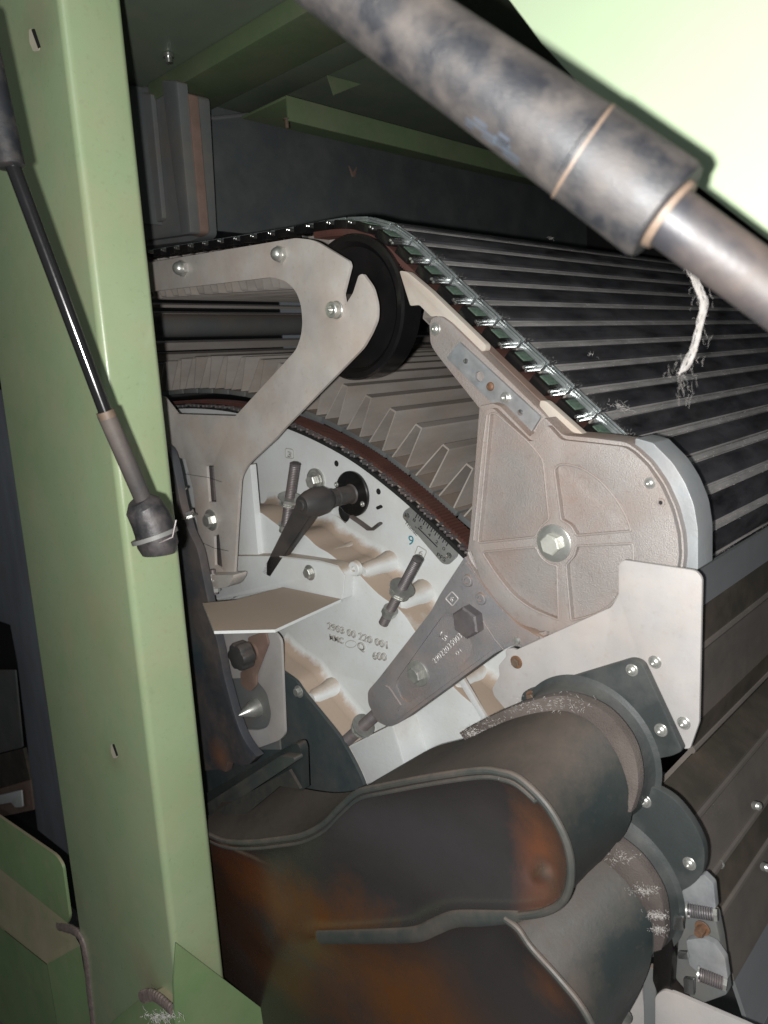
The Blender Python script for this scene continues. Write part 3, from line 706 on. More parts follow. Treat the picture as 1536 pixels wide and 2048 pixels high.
rod((836, 1116), (766, 1248), -.012, 11, [(.45, 2.5, 1.7), (.78, 1.5, 1.5)], 'dark threaded rod with nut and washers below the graduated scale plate')
rod((756, 1425), (690, 1484), -.040, 13, [(.45, 1.9, 1.5)], 'short rusty threaded rod screwed into the lower tip of the grey alloy arm')

# ================================================================== LEVER
lv = thing('clamping_lever', P(600, 1060, -.02), 'black plastic clamping lever on a dark shaft with round boss disc', 'lever')
dc = P(706, 987, .053); dr = R(706, 987, .053, 46)
lathe('disc', dc, (-1, 0, 0), [(0, dr), (.003, dr), (.004, dr*.96), (.004, dr*.5)], m_black, lv, 48)
sh = R(706, 987, .053, 18)
hubx = -.020
prof = [(.003, sh*1.2), (.006, sh), (.030, sh), (.031, sh*.85), (.038, sh*.85), (.039, sh*1.1), (.042, sh*1.1)]
lathe('shaft', dc, (-1, 0, 0), prof, m_blackd, lv, 28)
hx = dc - Vector((.041, 0, 0))
lathe('grip_hub', hx, (-1, 0, 0), [(-.001, sh*.9), (.002, sh*1.1), (.012, sh*1.5), (.024, sh*1.6), (.036, sh*1.4), (.046, sh*1.05), (.048, sh*.95)], m_blackd, lv, 28)
lathe('hub_cap', hx, (-1, 0, 0), [(.0475, sh*.62), (.050, sh*.62), (.051, sh*.5)], m_blackd, lv, 24)
hc = hx - Vector((.026, 0, 0))
e = P(527, 1150, hc.x - .004)
rows = []
f0 = P(520, 1143, hc.x - .012), P(541, 1156, hc.x - .012)
hullquads('handle', [P(590, 1008, hc.x - .004), P(636, 1012, hc.x - .004), P(541, 1156, hc.x - .004), P(521, 1146, hc.x - .004)],
          [P(590, 1008, hc.x - .004) + Vector((.016, 0, 0)), P(636, 1012, hc.x - .004) + Vector((.016, 0, 0)), P(541, 1156, hc.x - .004) + Vector((.008, 0, 0)), P(521, 1146, hc.x - .004) + Vector((.008, 0, 0))], m_blackd, lv, bev=.002)
bolt(725, 1008, .049, 6, lv, 'dome'); bolt(673, 969, .049, 5.5, lv, 'dome')
hk = tube('spring_hook', [P(a, b, .046) for a, b in ((703, 1033), (722, 1046), (738, 1058), (746, 1058), (760, 1047))], .0022, m_blackd, None, 8, flat=2.2,
          label='small dark bent strip hook below the black lever disc', cat='hook')

# ================================================================== L SHELF BRACKET
sb = thing('shelf_bracket', P(560, 1260, -.03), 'white angle bracket with dusty brown shelf below the black lever handle', 'bracket')
slab('back_plate', rc([(400, 1112), (562, 1112, 2), (668, 1128, 12), (688, 1142, 12), (684, 1200, 3), (566, 1176, 2), (400, 1206)], 3), -.018, .019, m_whitefl, sb, .0012)
zs = P(683, 1198, -.0185).z
corn = [PZ(683, 1198, zs), PZ(550, 1259, zs), PZ(428, 1262, zs), PZ(405, 1206, zs), PZ(470, 1200, zs), PZ(566, 1174, zs)]
yl = min(corn[0].y, corn[1].y)
hullquads('shelf', corn, [p - Vector((0, 0, .0035)) for p in corn], m_white, sb)
bolt(620, 1145, -.018, 11, sb, 'hex', washer=1.45, rot=.5)
tube('gasket', [P(a, b, -.0185) for a, b in ((560, 1113), (640, 1122), (676, 1132), (689, 1150), (686, 1190))], .001, m_whitefl, sb, 6)

# ================================================================== KNOB BRACKET
XK = -.062
kb = thing('latch_bracket', P(520, 1490, XK), 'light steel latch plate with dark cutout standing below the shelf bracket', 'bracket plate')
slab('plate', rc([(420, 1268), (493, 1262, 3), (506, 1252, 6), (545, 1260, 14), (562, 1278, 12), (570, 1468, 8), (560, 1480, 8), (505, 1500, 4), (420, 1470)], 4), XK, .0035, m_alu, kb, .0008,
     holes=[rc([(440, 1358, 2), (508, 1355, 12), (534, 1385, 12), (543, 1430, 10), (536, 1455, 10), (515, 1461, 8), (445, 1457, 2)], 5)])
slab('rear_block', [(425, 1345), (548, 1345), (560, 1500), (430, 1500)], XK + .007, .003, m_hooddk, kb, .002)
kn = thing('star_knob', P(500, 1310, XK - .01), 'black lobed knob screwed to the top of the light latch plate', 'knob')
c = P(512, 1300, XK - .001); r = R(512, 1300, XK, 29)
bm = bmesh.new(); rings = []
for o, k in ((.006, .5), (.009, .55), (.012, .85), (.015, .98), (.029, 1.0), (.033, .9), (.0345, .6), (.0348, .05)):
    ring = []
    for j in range(60):
        q = j * 2 * math.pi / 60; lob = 1 - .13 * (.5 - .5*math.cos(6*q)) ** 2 if k > .7 else 1
        ring.append(bm.verts.new(c + Vector((-o, math.cos(q)*r*k*lob, math.sin(q)*r*k*lob))))
    rings.append(ring)
for i in range(len(rings) - 1):
    for j in range(60): bm.faces.new((rings[i][j], rings[i][(j+1) % 60], rings[i+1][(j+1) % 60], rings[i+1][j]))
bm.faces.new(rings[0]); bm.faces.new(rings[-1])
fin(bm, 'knob_head', m_blackd, kn)
lathe('collar', c, (-1, 0, 0), [(0, r*.62), (.008, r*.62)], m_brown2, kn, 24)
slab('latch_tongue', rc([(495, 1275), (530, 1262), (536, 1288), (512, 1350), (512, 1372), (500, 1384), (482, 1372), (480, 1345), (502, 1322)], 4), XK - .006, .003, m_brown2, kn, .0008)
cn = P(515, 1414, XK + .008)
lathe('pointed_pin', cn, (-1, 0, 0), [(0, R(500, 1414, XK, 19)), (.008, R(500, 1414, XK, 19)), (.020, R(500, 1414, XK, 10)), (.030, .0022), (.032, .0006)], m_bolt, label='shiny pointed steel pin in the dark cutout of the latch plate', cat='pin')

# ================================================================== DARK CURVED PLATE + DIAGONAL ARM
dp = thing('inner_cover', P(640, 1580, -.035), 'dark green curved cover plate below the dusty rim, left of the threaded rod', 'cover plate')
m_cover = M('dark_blue_green_sheet', (.040, .052, .054), (.03, .04, .043), .5, scale=14, dust=(.12, .105, .09), dustn=.35)
slab('plate', [(400, 1250)] + [(a - 2, b + 1) for a, b in lip3] + [(745, 1620), (400, 1640)], -.051, .005, m_cover, dp, .0008)
bolt(598, 1383, -.051, 9, dp, 'hex', m_bolt, washer=1.4)
bolt(603, 1545, -.051, 6, dp, 'dome')
da = slab('slanting_arm', cr([(325, 890), (338, 905), (350, 950), (361, 1010), (376, 1060), (394, 1099), (405, 1150), (416, 1204), (428, 1260), (438, 1302), (447, 1350), (456, 1385), (467, 1425), (481, 1466), (497, 1494), (514, 1514)], 3) +
     [(498, 1530), (474, 1533), (468, 1528), (455, 1524), (450, 1545), (438, 1540), (380, 1545), (300, 1200), (290, 930)], -.085, .012,
     M('dark_arm_plastic', (.055, .058, .064), (.04, .045, .055), .45, scale=12, dust=(.17, .12, .09), dustn=.5, spots=[(tuple(P(440, 1515, -.085)), .035, (.22, .10, .05), .7), (tuple(P(395, 1290, -.085)), .05, (.03, .06, .07), .7)]),
     None, .003, label='dark slate plastic arm slanting down along the right edge of the green post', cat='arm')

# ================================================================== END COVER
XE = -.052
ec = thing('end_cover', P(1130, 1275, XE), 'large round dusty alloy end cover with raised cross ribs and centre bolt', 'cover')
cov = [(958, 812, 3), (985, 806, 4), (1000, 812, 4), (1058, 872, 3), (1068, 866, 5), (1078, 845, 5), (1090, 835, 5), (1126, 870, 8), (1190, 876, 8), (1252, 884, 10), (1273, 898, 8), (1302, 925, 10), (1331, 967, 14), (1353, 1016, 14), (1366, 1066, 14), (1369, 1110, 14), (1364, 1150, 10), (1335, 1235), (1260, 1270), (1148, 1275), (1090, 1290, 8), (1041, 1297, 14), (1000, 1262, 20), (965, 1195, 20), (933, 1112, 5), (939, 1069, 5)]
slab('cover_body', rc(cov, 6), XE + .0048, .032, m_cast, ec, .002)
pk1 = rc([(980, 826, 5), (993, 828, 5), (1057, 884, 12), (1086, 918, 14), (1098, 1038, 4), (1082, 1052, 4), (1070, 1074, 4), (956, 1086, 7)], 5)
pk2 = rc([(1108, 936, 8), (1124, 927, 10), (1160, 934, 20), (1200, 960, 20), (1234, 1000, 20), (1254, 1036, 20), (1262, 1062, 4), (1153, 1071, 3), (1141, 1050, 10), (1122, 1040, 3)], 5)
pk3 = rc([(964, 1104, 8), (1072, 1094, 3), (1080, 1112, 10), (1096, 1127, 8), (1114, 1132, 3), (1117, 1240, 4), (1066, 1220, 24), (1024, 1190, 30), (988, 1142, 20)], 5)
pk4 = rc([(1153, 1092, 3), (1266, 1087, 5), (1267, 1125, 10), (1250, 1170, 20), (1222, 1212, 20), (1184, 1232, 20), (1142, 1241, 4), (1132, 1130, 3), (1148, 1112, 8)], 5)
rib_out = rc([(q[0] + (6 if q[0] < 1000 else -6) , q[1]) + q[2:] for q in cov], 6)
rim_in = rc([(969, 822), (985, 815), (1056, 884), (1072, 880), (1094, 849), (1122, 880), (1188, 887), (1248, 894), (1266, 905), (1294, 932), (1322, 973), (1343, 1020), (1355, 1067), (1358, 1110), (1353, 1150), (1325, 1228), (1256, 1262), (1146, 1262), (1088, 1262), (1046, 1250), (1004, 1222), (970, 1180), (945, 1112), (950, 1069)], 8)
slab('raised_face', rim_in, XE - .0015, .0062, m_cast, ec, .0022, holes=[pk1, pk2, pk3, pk4])
def bead(name, pxs, x, rpx, par, mat, closed=False, flat=1):
    pts = [P(a, b, x) for a, b in (cr(pxs, 5, closed))]; tube(name, pts, R(*pxs[0], x, rpx), mat, par, 8, closed)
for i, pk in enumerate((pk1, pk2, pk3, pk4)):
    tube('pocket_bead', [P(a, b, XE - .0016) for a, b in pk], .0011, m_cast, ec, 8, closed=True)
bead('outer_ridge', [(938, 1104), (958, 1150), (985, 1196), (1012, 1230), (1040, 1254), (1075, 1268), (1096, 1264)], XE + .002, 5, ec, m_cast)
bead('left_ridge', [(975, 828), (966, 900), (956, 1000), (948, 1080)], XE - .0015, 3.5, ec, m_cast)
cb = bolt(1109, 1086, XE - .0015, 22, ec, 'hex', M('pale_zinc_bolt', (.66, .66, .60), (.55, .55, .50), .4, metal=.5, scale=90), washer=1.75, rot=.25)
bolt(1300, 966, XE - .0015, 9, ec, 'dome', washer=1.3)
c = P(1322, 1005, XE - .0015); r = R(1322, 1005, XE, 9)
lathe('drain_hole', c, (-1, 0, 0), [(0, r), (.001, r*.95), (.0012, r*.5), (0, r*.45)], m_cast, ec, 20)
lathe('hole_bore', c, (-1, 0, 0), [(.0004, r*.44), (.0006, r*.4)], m_dark, ec, 16)
# pale rim band behind the cover edge
rim = [(1270, 876, 4), (1300, 884, 4), (1306, 886, 6), (1345, 925, 12), (1370, 965, 12), (1388, 1010, 12), (1396, 1060, 10), (1396, 1140, 4), (1366, 1140, 2), (1330, 1100, 2), (1270, 960)]
slab('rim_band', rc(rim, 6), -.040, .030, M('pale_blue_grey_rim', (.34, .36, .37), (.28, .29, .30), .45, metal=.3, dust=(.3, .25, .2), dustn=.3), None, .001,
     label='pale blue grey curved guard band around the right side of the end cover', cat='guard band')

# sloping alloy bracket + galvanised strip + nylon guides
XA = -.034
ab = thing('slope_bracket', P(900, 830, XA), 'dusty alloy bracket along the sloping flats joining the round end cover', 'bracket')
slab('body', rc([(858, 650, 12), (862, 636, 12), (880, 631, 12), (900, 645, 6), (1095, 836, 6), (1075, 880, 4), (985, 830, 4), (962, 822, 3), (875, 712, 10), (860, 690, 12)], 6), XA, .014, m_cast, ab, .0018)
slab('back_flange', rc([(890, 640, 4), (915, 640, 6), (1140, 858, 6), (1125, 880, 6), (1090, 850, 6)], 4), XA + .016, .012, m_brown2, ab, .001)
bolt(871, 658, XA, 8.5, ab, 'dome', washer=1.5)
gs = thing('galvanised_strip', P(1000, 860, XA - .004), 'mottled galvanised strip with holes screwed along the sloping alloy bracket', 'strip')
slab('strip', rc([(893, 716, 3), (918, 684, 3), (1081, 834, 4), (1056, 874, 6), (1042, 864, 4)], 3), XA - .0034, .0032, m_galv, gs, .0004, holes=[rc([(951, 745), (960, 741), (968, 748), (966, 762), (956, 764), (949, 756)], 4)])
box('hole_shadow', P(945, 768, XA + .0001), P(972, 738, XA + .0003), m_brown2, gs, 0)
bolt(932, 722, XA - .0034, 6, gs, 'rivet', m_bright); bolt(1041, 825, XA - .0034, 7, gs, 'rivet', m_bright)
bolt(981, 773, XA - .0034, 9, gs, 'dome', m_rust); bolt(1012, 795, XA - .0034, 9, gs, 'socket', washer=1.3, h=.003)
ng = slab('nylon_guide', rc([(798, 541, 5), (814, 543, 6), (858, 580, 6), (972, 690, 8), (970, 703, 6), (958, 703, 6), (905, 652, 6), (875, 632, 6), (862, 634), (838, 610, 4), (820, 612, 4)], 4), -.030, .008, m_nylon, None, .0012,
          label='long milky nylon guide blade touching the flats belt beside the pulley', cat='guide')
slab('nylon_guide', rc([(1080, 800, 5), (1092, 802, 6), (1166, 868, 6), (1160, 874, 5), (1130, 872, 5), (1078, 812, 4)], 4), -.030, .008, m_nylon, None, .0012,
     label='short milky nylon guide piece just above the round end cover', cat='guide')

# ================================================================== LOWER ALLOY ARM
XB = -.058
la = thing('support_arm', P(780, 1450, XB), 'tapering grey alloy support arm with a large dark hex bolt and cast lettering', 'arm')
armo = [(930, 1112, 4), (880, 1188, 8), (862, 1222, 8), (757, 1357, 6), (735, 1382, 8), (736, 1408, 8), (755, 1444, 6), (778, 1455, 8), (797, 1447, 5), (991, 1306, 8), (1025, 1291, 6), (1060, 1296, 6), (1096, 1280, 6), (1040, 1252, 14), (1000, 1215, 14), (965, 1168, 10)]
slab('arm_body', rc(armo, 6), XB + .002, .024, m_arm, la, .0025)
panel = rc([(882, 1228, 12), (903, 1228, 10), (948, 1282, 10), (949, 1308, 12), (938, 1324, 10), (812, 1416, 5), (798, 1410, 5), (776, 1372, 6), (784, 1352, 6)], 6)
panel2 = rc([(768, 1366, 4), (779, 1368, 4), (806, 1410, 4), (797, 1425, 5), (789, 1424, 4), (764, 1380, 4)], 4)
face = rc([(930, 1122, 4), (886, 1192, 8), (868, 1226, 8), (762, 1361, 6), (743, 1385, 8), (744, 1405, 8), (760, 1438, 6), (780, 1447, 8), (794, 1440, 5), (986, 1299, 8), (1023, 1283, 6), (1060, 1288, 6), (1080, 1276, 6), (1036, 1250, 14), (998, 1213, 14), (962, 1168, 10)], 6)
slab('raised_face', face, XB, .0025, m_arm, la, .0014, holes=[rc([(884, 1232, 12), (903, 1232, 10), (944, 1284, 10), (944, 1306, 12), (930, 1324, 10), (818, 1406, 6), (802, 1396, 6), (790, 1366, 8), (800, 1350, 6)], 6)])
tube('short_bead', [P(a, b, XB) for a, b in ((772, 1372), (779, 1376), (802, 1410), (796, 1420))], .0014, m_arm, la, 8)
tube('seam', [P(a, b, XB - .0002) for a, b in ((966, 1242), (990, 1280), (1008, 1300))], .0006, m_arm, la, 6)
bolt(943, 1240, XB, 33, la, 'hex', m_darkbolt, rot=.1, h=.012)
bolt(837, 1346, XB + .002, 17, la, 'hex', washer=1.6, rot=.15, h=.008)
for a, b in ((936, 1161), (963, 1197)):
    c = P(a, b, XB); r = R(a, b, XB, 13)
    lathe('plug', c, (-1, 0, 0), [(0, r), (.0025, r*.92), (.003, r*.8), (.003, r*.45), (.001, r*.42), (.001, r*.05)], m_arm, la, 24)
bolt(1034, 1281, XB, 8, la, 'rivet', m_bolt)
tube('number_frame', [P(a, b, XB - .0003) for a, b in rc([(904, 1183), (917, 1197), (905, 1212), (891, 1197)], 3)], .0007, m_embarm, la, 6, closed=True)
text('cast_digit', '6', (899, 1199), (905, 1205), XB, 12, m_embarm, la, .0008, wid='fit')
text('cast_number', '29022035003', (871, 1328), (926, 1274), XB + .002, 12, m_embarm, la, .0012, wid='fit')
text('cast_mark', '15', (879, 1272), (892, 1284), XB + .002, 14, m_embarm, la, .0012, wid='fit')
text('cast_code', '01', (915, 1312), (924, 1303), XB + .002, 9, m_embarm, la, .0007, wid='fit')

# ================================================================== LIGHT PLATE LOWER RIGHT
XP = -.064
lp = thing('light_plate', P(1250, 1490, XP), 'clean light steel plate with pointed lower tip in front of the end cover', 'plate')
slab('plate', rc([(1237, 1130, 4), (1247, 1120, 5), (1391, 1141, 8), (1404, 1156, 8), (1398, 1446, 5), (1380, 1497, 4), (1368, 1498, 3), (1288, 1345, 4), (1200, 1360), (1050, 1430, 3), (1030, 1425, 3), (1010, 1418, 2), (988, 1392, 4), (984, 1378, 4), (999, 1351, 4), (997, 1331, 4), (1012, 1313, 3), (1010, 1300, 5), (1022, 1296, 4), (1032, 1300, 2), (1223, 1214, 3), (1237, 1190, 3)], 4), XP, .003, m_alu, lp, .0006)
bolt(1310, 1324, XP, 10, lp, 'dome', washer=1.35); bolt(1368, 1446, XP, 10, lp, 'dome', washer=1.35)
bolt(1033, 1324, XP, 9, lp, 'hex', m_bronze, washer=1.5, wmat=m_rust)
fl = thing('upper_flange', P(1200, 1510, XP - .004), 'slate green flange plate with a short round neck behind the light plate tip', 'flange')
slab('flange_plate', rc([(1043, 1384, 12), (1262, 1318, 14), (1284, 1326, 12), (1366, 1502, 8), (1345, 1512, 6), (1276, 1526, 8), (1180, 1600), (1060, 1500), (1040, 1420, 8)], 6), XP - .0075, .0068, m_flange, fl, .0012)
bolt(1264, 1340, XP - .0075, 9.5, fl, 'dome', washer=1.35); bolt(1322, 1460, XP - .0075, 10, fl, 'dome', washer=1.35); bolt(1297, 1502, XP - .0075, 10, fl, 'dome', washer=1.35)
bolt(1064, 1394, XP - .0075, 9, fl, 'hex', m_bronze, washer=1.5, wmat=m_rust)
nc = P(1172, 1500, XP - .0075); nr = R(1172, 1500, XP, 145)
lathe('neck', nc, (-1, 0, 0), [(0, nr*1.06), (.002, nr*.99), (.006, nr*.955), (.012, nr*.94), (.031, nr*.93)], m_flange, fl, 72)
f2 = thing('lower_flange', P(1330, 1790, XP), 'slate green round flange with neck and two socket screws below the light plate', 'flange')
slab('flange_plate', cr([(1200, 1620), (1240, 1570), (1272, 1567), (1310, 1576), (1348, 1599), (1380, 1637), (1401, 1675), (1409, 1704), (1407, 1739), (1395, 1760), (1374, 1777), (1348, 1787), (1318, 1790), (1230, 1760)], 4, True), XP - .012, .007, m_flange, f2, .001)
bolt(1290, 1602, XP - .012, 10, f2, 'dome', washer=1.35); bolt(1379, 1727, XP - .012, 10, f2, 'dome', washer=1.35)
n2 = P(1215, 1760, XP - .012); r2_ = R(1215, 1760, XP - .012, 142)
lathe('neck', n2, (-1, 0, 0), [(0, r2_*1.10), (.002, r2_*1.03), (.007, r2_*.99), (.028, r2_*.95)], m_flange, f2, 72)

# ================================================================== SUCTION HOOD
XR, XL = -.105, -.182
ho = thing('suction_hood', P(900, 2040, XL), 'big dark green moulded suction hood with rusty brown streaks on its hollow front', 'suction hood')
F1 = cr([(400, 1660), (447, 1681), (500, 1684), (560, 1678), (605, 1670), (646, 1649), (681, 1614), (716, 1585), (763, 1573), (869, 1553), (957, 1541), (998, 1544), (1039, 1558), (1091, 1608), (1126, 1667), (1141, 1719), (1139, 1772), (1121, 1807), (1085, 1825), (1040, 1832)], 6)
B1 = cr([(455, 1590), (520, 1575), (575, 1572), (620, 1580), (670, 1586), (715, 1580), (755, 1558), (810, 1526), (866, 1495), (905, 1484), (940, 1474), (1000, 1445), (1060, 1424), (1125, 1416), (1185, 1440), (1228, 1484), (1252, 1530), (1264, 1585), (1262, 1640), (1235, 1690), (1190, 1735), (1130, 1790), (1090, 1830)], 6)
def loft(name, Fp, xf, Bp, xb, mat, par, n=70, mid=8, bulge=0.0, power=1.0, th=.003):
    f = resample([P(a, b, xf) for a, b in Fp], n); g = resample([P(a, b, xb) for a, b in Bp], n); rows = []
    for k in range(mid + 1):
        t = k / mid; rows.append([f[i].lerp(g[i], t) for i in range(n)])
    return sheet(name, rows, mat, par, th, ang=50)
loft('upper_body', F1, XL, B1, XR, m_duct, ho)
F2 = cr([(1010, 1838), (1036, 1858), (1062, 1895), (1115, 1954), (1162, 2012), (1190, 2070), (1200, 2150), (1200, 2250)], 6)
B2 = cr([(1150, 1740), (1182, 1707), (1217, 1727), (1252, 1760), (1281, 1800), (1301, 1840), (1305, 1880), (1300, 1930), (1278, 1985), (1240, 2055), (1200, 2130), (1150, 2200)], 6)
loft('lower_body', F2, XL, B2, XR, m_duct, ho)
# hollow front, built as a dished sheet in the plane of the lip
polyF = F1 + [(1036, 1858)] + F2[6:] + [(1190, 2300), (380, 2300), (380, 1660)]
rust = (.20, .062, .014); dkr = (.045, .035, .030); gry = (.062, .060, .062)
def pt(a, b): return tuple(P(a, b, XL + .01))
m_front = M('stained_hood_front', (.040, .036, .036), (.030, .027, .027), .28, scale=10, bump=.05, spec=.6, stretch=(1, .5, 1.2),
    spots=[(pt(560, 2030), .11, (.030, .020, .016), .9, (.3, .6, 1.1)), (pt(430, 1800), .13, (.045, .020, .011), .9, (.3, .75, .9)), (pt(470, 1720), .075, (.095, .030, .011), .8, (.3, .5, 1.7)), (pt(540, 1815), .075, (.125, .042, .012), .8, (.3, .55, 1.5)),
           (pt(660, 1860), .05, (.085, .034, .011), .7, (.3, .5, 1.8)), (pt(760, 1990), .13, (.115, .044, .011), .9, (.3, .6, 1.1)), (pt(560, 1960), .07, (.085, .030, .010), .8, (.3, .6, 1.3)),
           (pt(500, 1900), .055, (.035, .018, .012), .8, (.3, .6, 1.6)), (pt(1010, 1990), .085, (.036, .032, .031), .95, (.3, .8, .8)),
           (pt(1075, 1715), .050, (.165, .062, .030), .9, (.3, 1.35, .62)), (pt(1084, 1748), .016, (.07, .055, .045), .9, (.3, 1, 1)), (pt(1100, 1975), .03, (.16, .062, .025), .6, (.3, 1, 1)),
           (pt(830, 1690), .09, (.048, .046, .048), .6, (.3, .5, 1.6)), (pt(480, 1700), .016, (.24, .18, .14), .6, (.3, .3, 2.2)), (pt(430, 1960), .06, (.028, .018, .013), .8, (.3, 1, .7))])
def inside(px, py, poly):
    c_ = False; j = len(poly) - 1
    for i in range(len(poly)):
        xi, yi = poly[i][:2]; xj, yj = poly[j][:2]
        if (yi > py) != (yj > py) and px < (xj-xi)*(py-yi)/(yj-yi) + xi: c_ = not c_
        j = i
    return c_
def dist(px, py, segs):
    best = 1e9
    for (x1, y1, x2, y2) in segs:
        dx, dy = x2-x1, y2-y1; t = max(0, min(1, ((px-x1)*dx + (py-y1)*dy) / (dx*dx + dy*dy + 1e-9)))
        best = min(best, (px-x1-t*dx)**2 + (py-y1-t*dy)**2)
    return math.sqrt(best)
lipsegs = [(F1[i][0], F1[i][1], F1[i+1][0], F1[i+1][1]) for i in range(0, len(F1)-1)] + [(F2[i][0], F2[i][1], F2[i+1][0], F2[i+1][1]) for i in range(0, len(F2)-1)]
seam = cr([(1040, 1832), (1009, 1834), (960, 1836), (910, 1838), (869, 1854), (834, 1868), (760, 1872), (640, 1874)], 5)
seamsegs = [(seam[i][0], seam[i][1], seam[i+1][0], seam[i+1][1]) for i in range(len(seam)-1)]
bm = bmesh.new(); vs = {}; st = 8
xs_ = list(range(372, 1216, st)); ys_ = list(range(1532, 2304, st))
for i, a in enumerate(xs_):
    for j, b in enumerate(ys_):
        dl = min(dist(a, b, lipsegs), dist(a, b, seamsegs))
        if inside(a, b, polyF) or dist(a, b, lipsegs) < 7:
            d = max(dl - 6, 0)
            x = XL + .001 + .022 * (1 - math.exp(-d / 34)) + .004 * math.sin(a*.011 + b*.006) * min(1, d/60)
            # round dimple
            q = math.hypot(a - 1083, b - 1748); x += -.005 * math.exp(-(q/17)**2) + .004 * math.exp(-((q-24)/7)**2) * 0.6
            vs[i, j] = bm.verts.new(P(a, b, x))
for (i, j) in list(vs):
    if all(k in vs for k in ((i+1, j), (i, j+1), (i+1, j+1))): bm.faces.new((vs[i, j], vs[i+1, j], vs[i+1, j+1], vs[i, j+1]))
fin(bm, 'front_pan', m_front, ho, ang=80)
tube('upper_lip', [P(a, b, XL) for a, b in F1], [R(900, 1700, XL, 7.5)] * len(F1), m_ductrim, ho, 10)
tube('inner_lip_bead', [P(a, b, XL + .004) for a, b in [(q[0] + (-4 if q[0] > 1000 else 2), q[1] + (13 if q[1] < 1700 and q[0] < 1080 else 0)) for q in F1[:90]]], [R(900, 1700, XL, 5) * min(1, (90 - i) / 14) for i in range(90)], m_ductrim, ho, 8)
tube('lower_lip', [P(a, b, XL) for a, b in F2], R(900, 1700, XL, 7), m_ductrim, ho, 10)
sm = [P(a, b, XL + .003) for a, b in seam]
tube('seam_bar', sm, [R(900, 1850, XL, 10 + 7 * min(1, i / (len(sm)*.3))) for i in range(len(sm))], m_ductrim, ho, 12, flat=.6)
# top rail of the hood by the post
slab('mounting_rail', rc([(396, 1596), (584, 1488, 6), (596, 1487, 6), (601, 1500, 6), (604, 1582, 3), (560, 1562), (470, 1596), (396, 1640)], 4), XL + .072, .012, m_duct, ho, .002)
slab('rail_ledge', rc([(396, 1618), (560, 1512, 6), (588, 1516, 8), (590, 1524), (400, 1650)], 3), XL + .060, .013, m_ductrim, ho, .002)
hullquads('side_web', [P(400, 1640, XL+.035), P(578, 1540, XL+.065), P(600, 1578, XL+.065), P(560, 1572, XL+.06), P(440, 1672, XL+.02), P(396, 1668, XL+.02)],
          [P(400, 1640, XL+.035) + Vector((.004, 0, 0)), P(578, 1540, XL+.065) + Vector((.004, 0, 0)), P(600, 1578, XL+.065) + Vector((.004, 0, 0)), P(560, 1572, XL+.06) + Vector((.004, 0, 0)), P(440, 1672, XL+.02) + Vector((.004, 0, 0)), P(396, 1668, XL+.02) + Vector((.004, 0, 0))], m_duct, ho)
# foam sealing rings
def ringband(outer_px, inner_px, x, th, label, fluff):
    o_ = cr(outer_px, 6); i_ = cr(inner_px, 6)
    t = thing('foam_seal', P(*outer_px[0], x), label, 'seal', 'foam seals of the suction hood')
    slab('seal_ring', o_ + i_[::-1], x, th, m_foam, t, .0015)
    bm = bmesh.new()
    rr = random.Random(5)
    for (a, b, s, n) in fluff:
        for k in range(n):
            p = P(a + rr.gauss(0, s), b + rr.gauss(0, s*.4), x - .0008)
            d = Vector((rr.uniform(-.3, .1), rr.uniform(-1, 1), rr.uniform(-1, 1))) * .0028
            tube_bm(bm, [p, p + d*.5 + Vector((-.001, 0, .0006)), p + d], .00009, 3)
    fin(bm, 'lint', m_lint, t, smooth=False)
ringband([(918, 1466), (935, 1456), (1000, 1424), (1060, 1402), (1130, 1392), (1200, 1418), (1246, 1464), (1270, 1515), (1276, 1575), (1262, 1625)],
         [(930, 1482), (945, 1476), (1000, 1449), (1060, 1430), (1125, 1422), (1180, 1444), (1218, 1484), (1242, 1530), (1256, 1580), (1252, 1625)], XR - .004, .010,
         'dusty dark foam seal ring around the upper neck with white lint on it', [(945, 1466, 12, 160), (1060, 1412, 22, 60), (1130, 1408, 28, 80), (985, 1446, 18, 60)])
ringband([(1180, 1660), (1209, 1673), (1240, 1690), (1275, 1720), (1301, 1755), (1319, 1789), (1327, 1821), (1330, 1870), (1322, 1900)],
         [(1172, 1700), (1182, 1707), (1217, 1730), (1252, 1764), (1281, 1804), (1301, 1840), (1307, 1876), (1306, 1905)], XR - .004, .010,
         'dusty foam seal ring around the lower neck, furred with pale lint', [(1240, 1716, 16, 70), (1290, 1780, 14, 120), (1314, 1830, 10, 150), (1318, 1860, 9, 90)])

# ================================================================== CYLINDER COVER SHEETS (lower right)
prof = [(1385, 1142), (1390, 1215), (1388, 1300), (1387, 1440), (1376, 1500), (1300, 1580), (1372, 1650), (1408, 1760), (1430, 1830), (1460, 1960), (1500, 2080), (1530, 2300)]
mats = [m_sheetlt, m_sheet2, m_sheet, m_sheet2, m_sheet, m_sheet2, m_sheet, m_sheet2, m_sheet, m_sheetlt, m_sheetlt]
labs = ['light grey steel edge sheet just below the flats on the right', 'dark olive cover sheet below the light grey edge sheet', 'broad brown grey cover sheet behind the light plate', 'dark cover sheet behind the tip of the light plate',
        'rusty streaked cover sheet between the two flanges', 'olive cover sheet behind the lower round flange', 'brown grey sheet right of the lower round flange', 'dark cover sheet behind the upper small spring', 'dark cover sheet between the two small springs', 'slate sheet right of the lower small spring', 'slate sheet in the bottom right corner']
x0s = 0.0
for i in range(len(prof) - 1):
    strip('cover_sheet', prof[i], prof[i+1], x0s, 1.4, mats[i], labs[i], 'cover sheet')
for i in (2, 4, 6, 7, 8):
    a = P(*prof[i], x0s - .001)
    tube('cover_seam', [a + Vector((0, -.003, .001)), a + Vector((1.38, -.003, .001))], .0035, m_sheet, None, 8, label='long rounded seam bead number %d down the cover sheets' % (i), cat='seam')
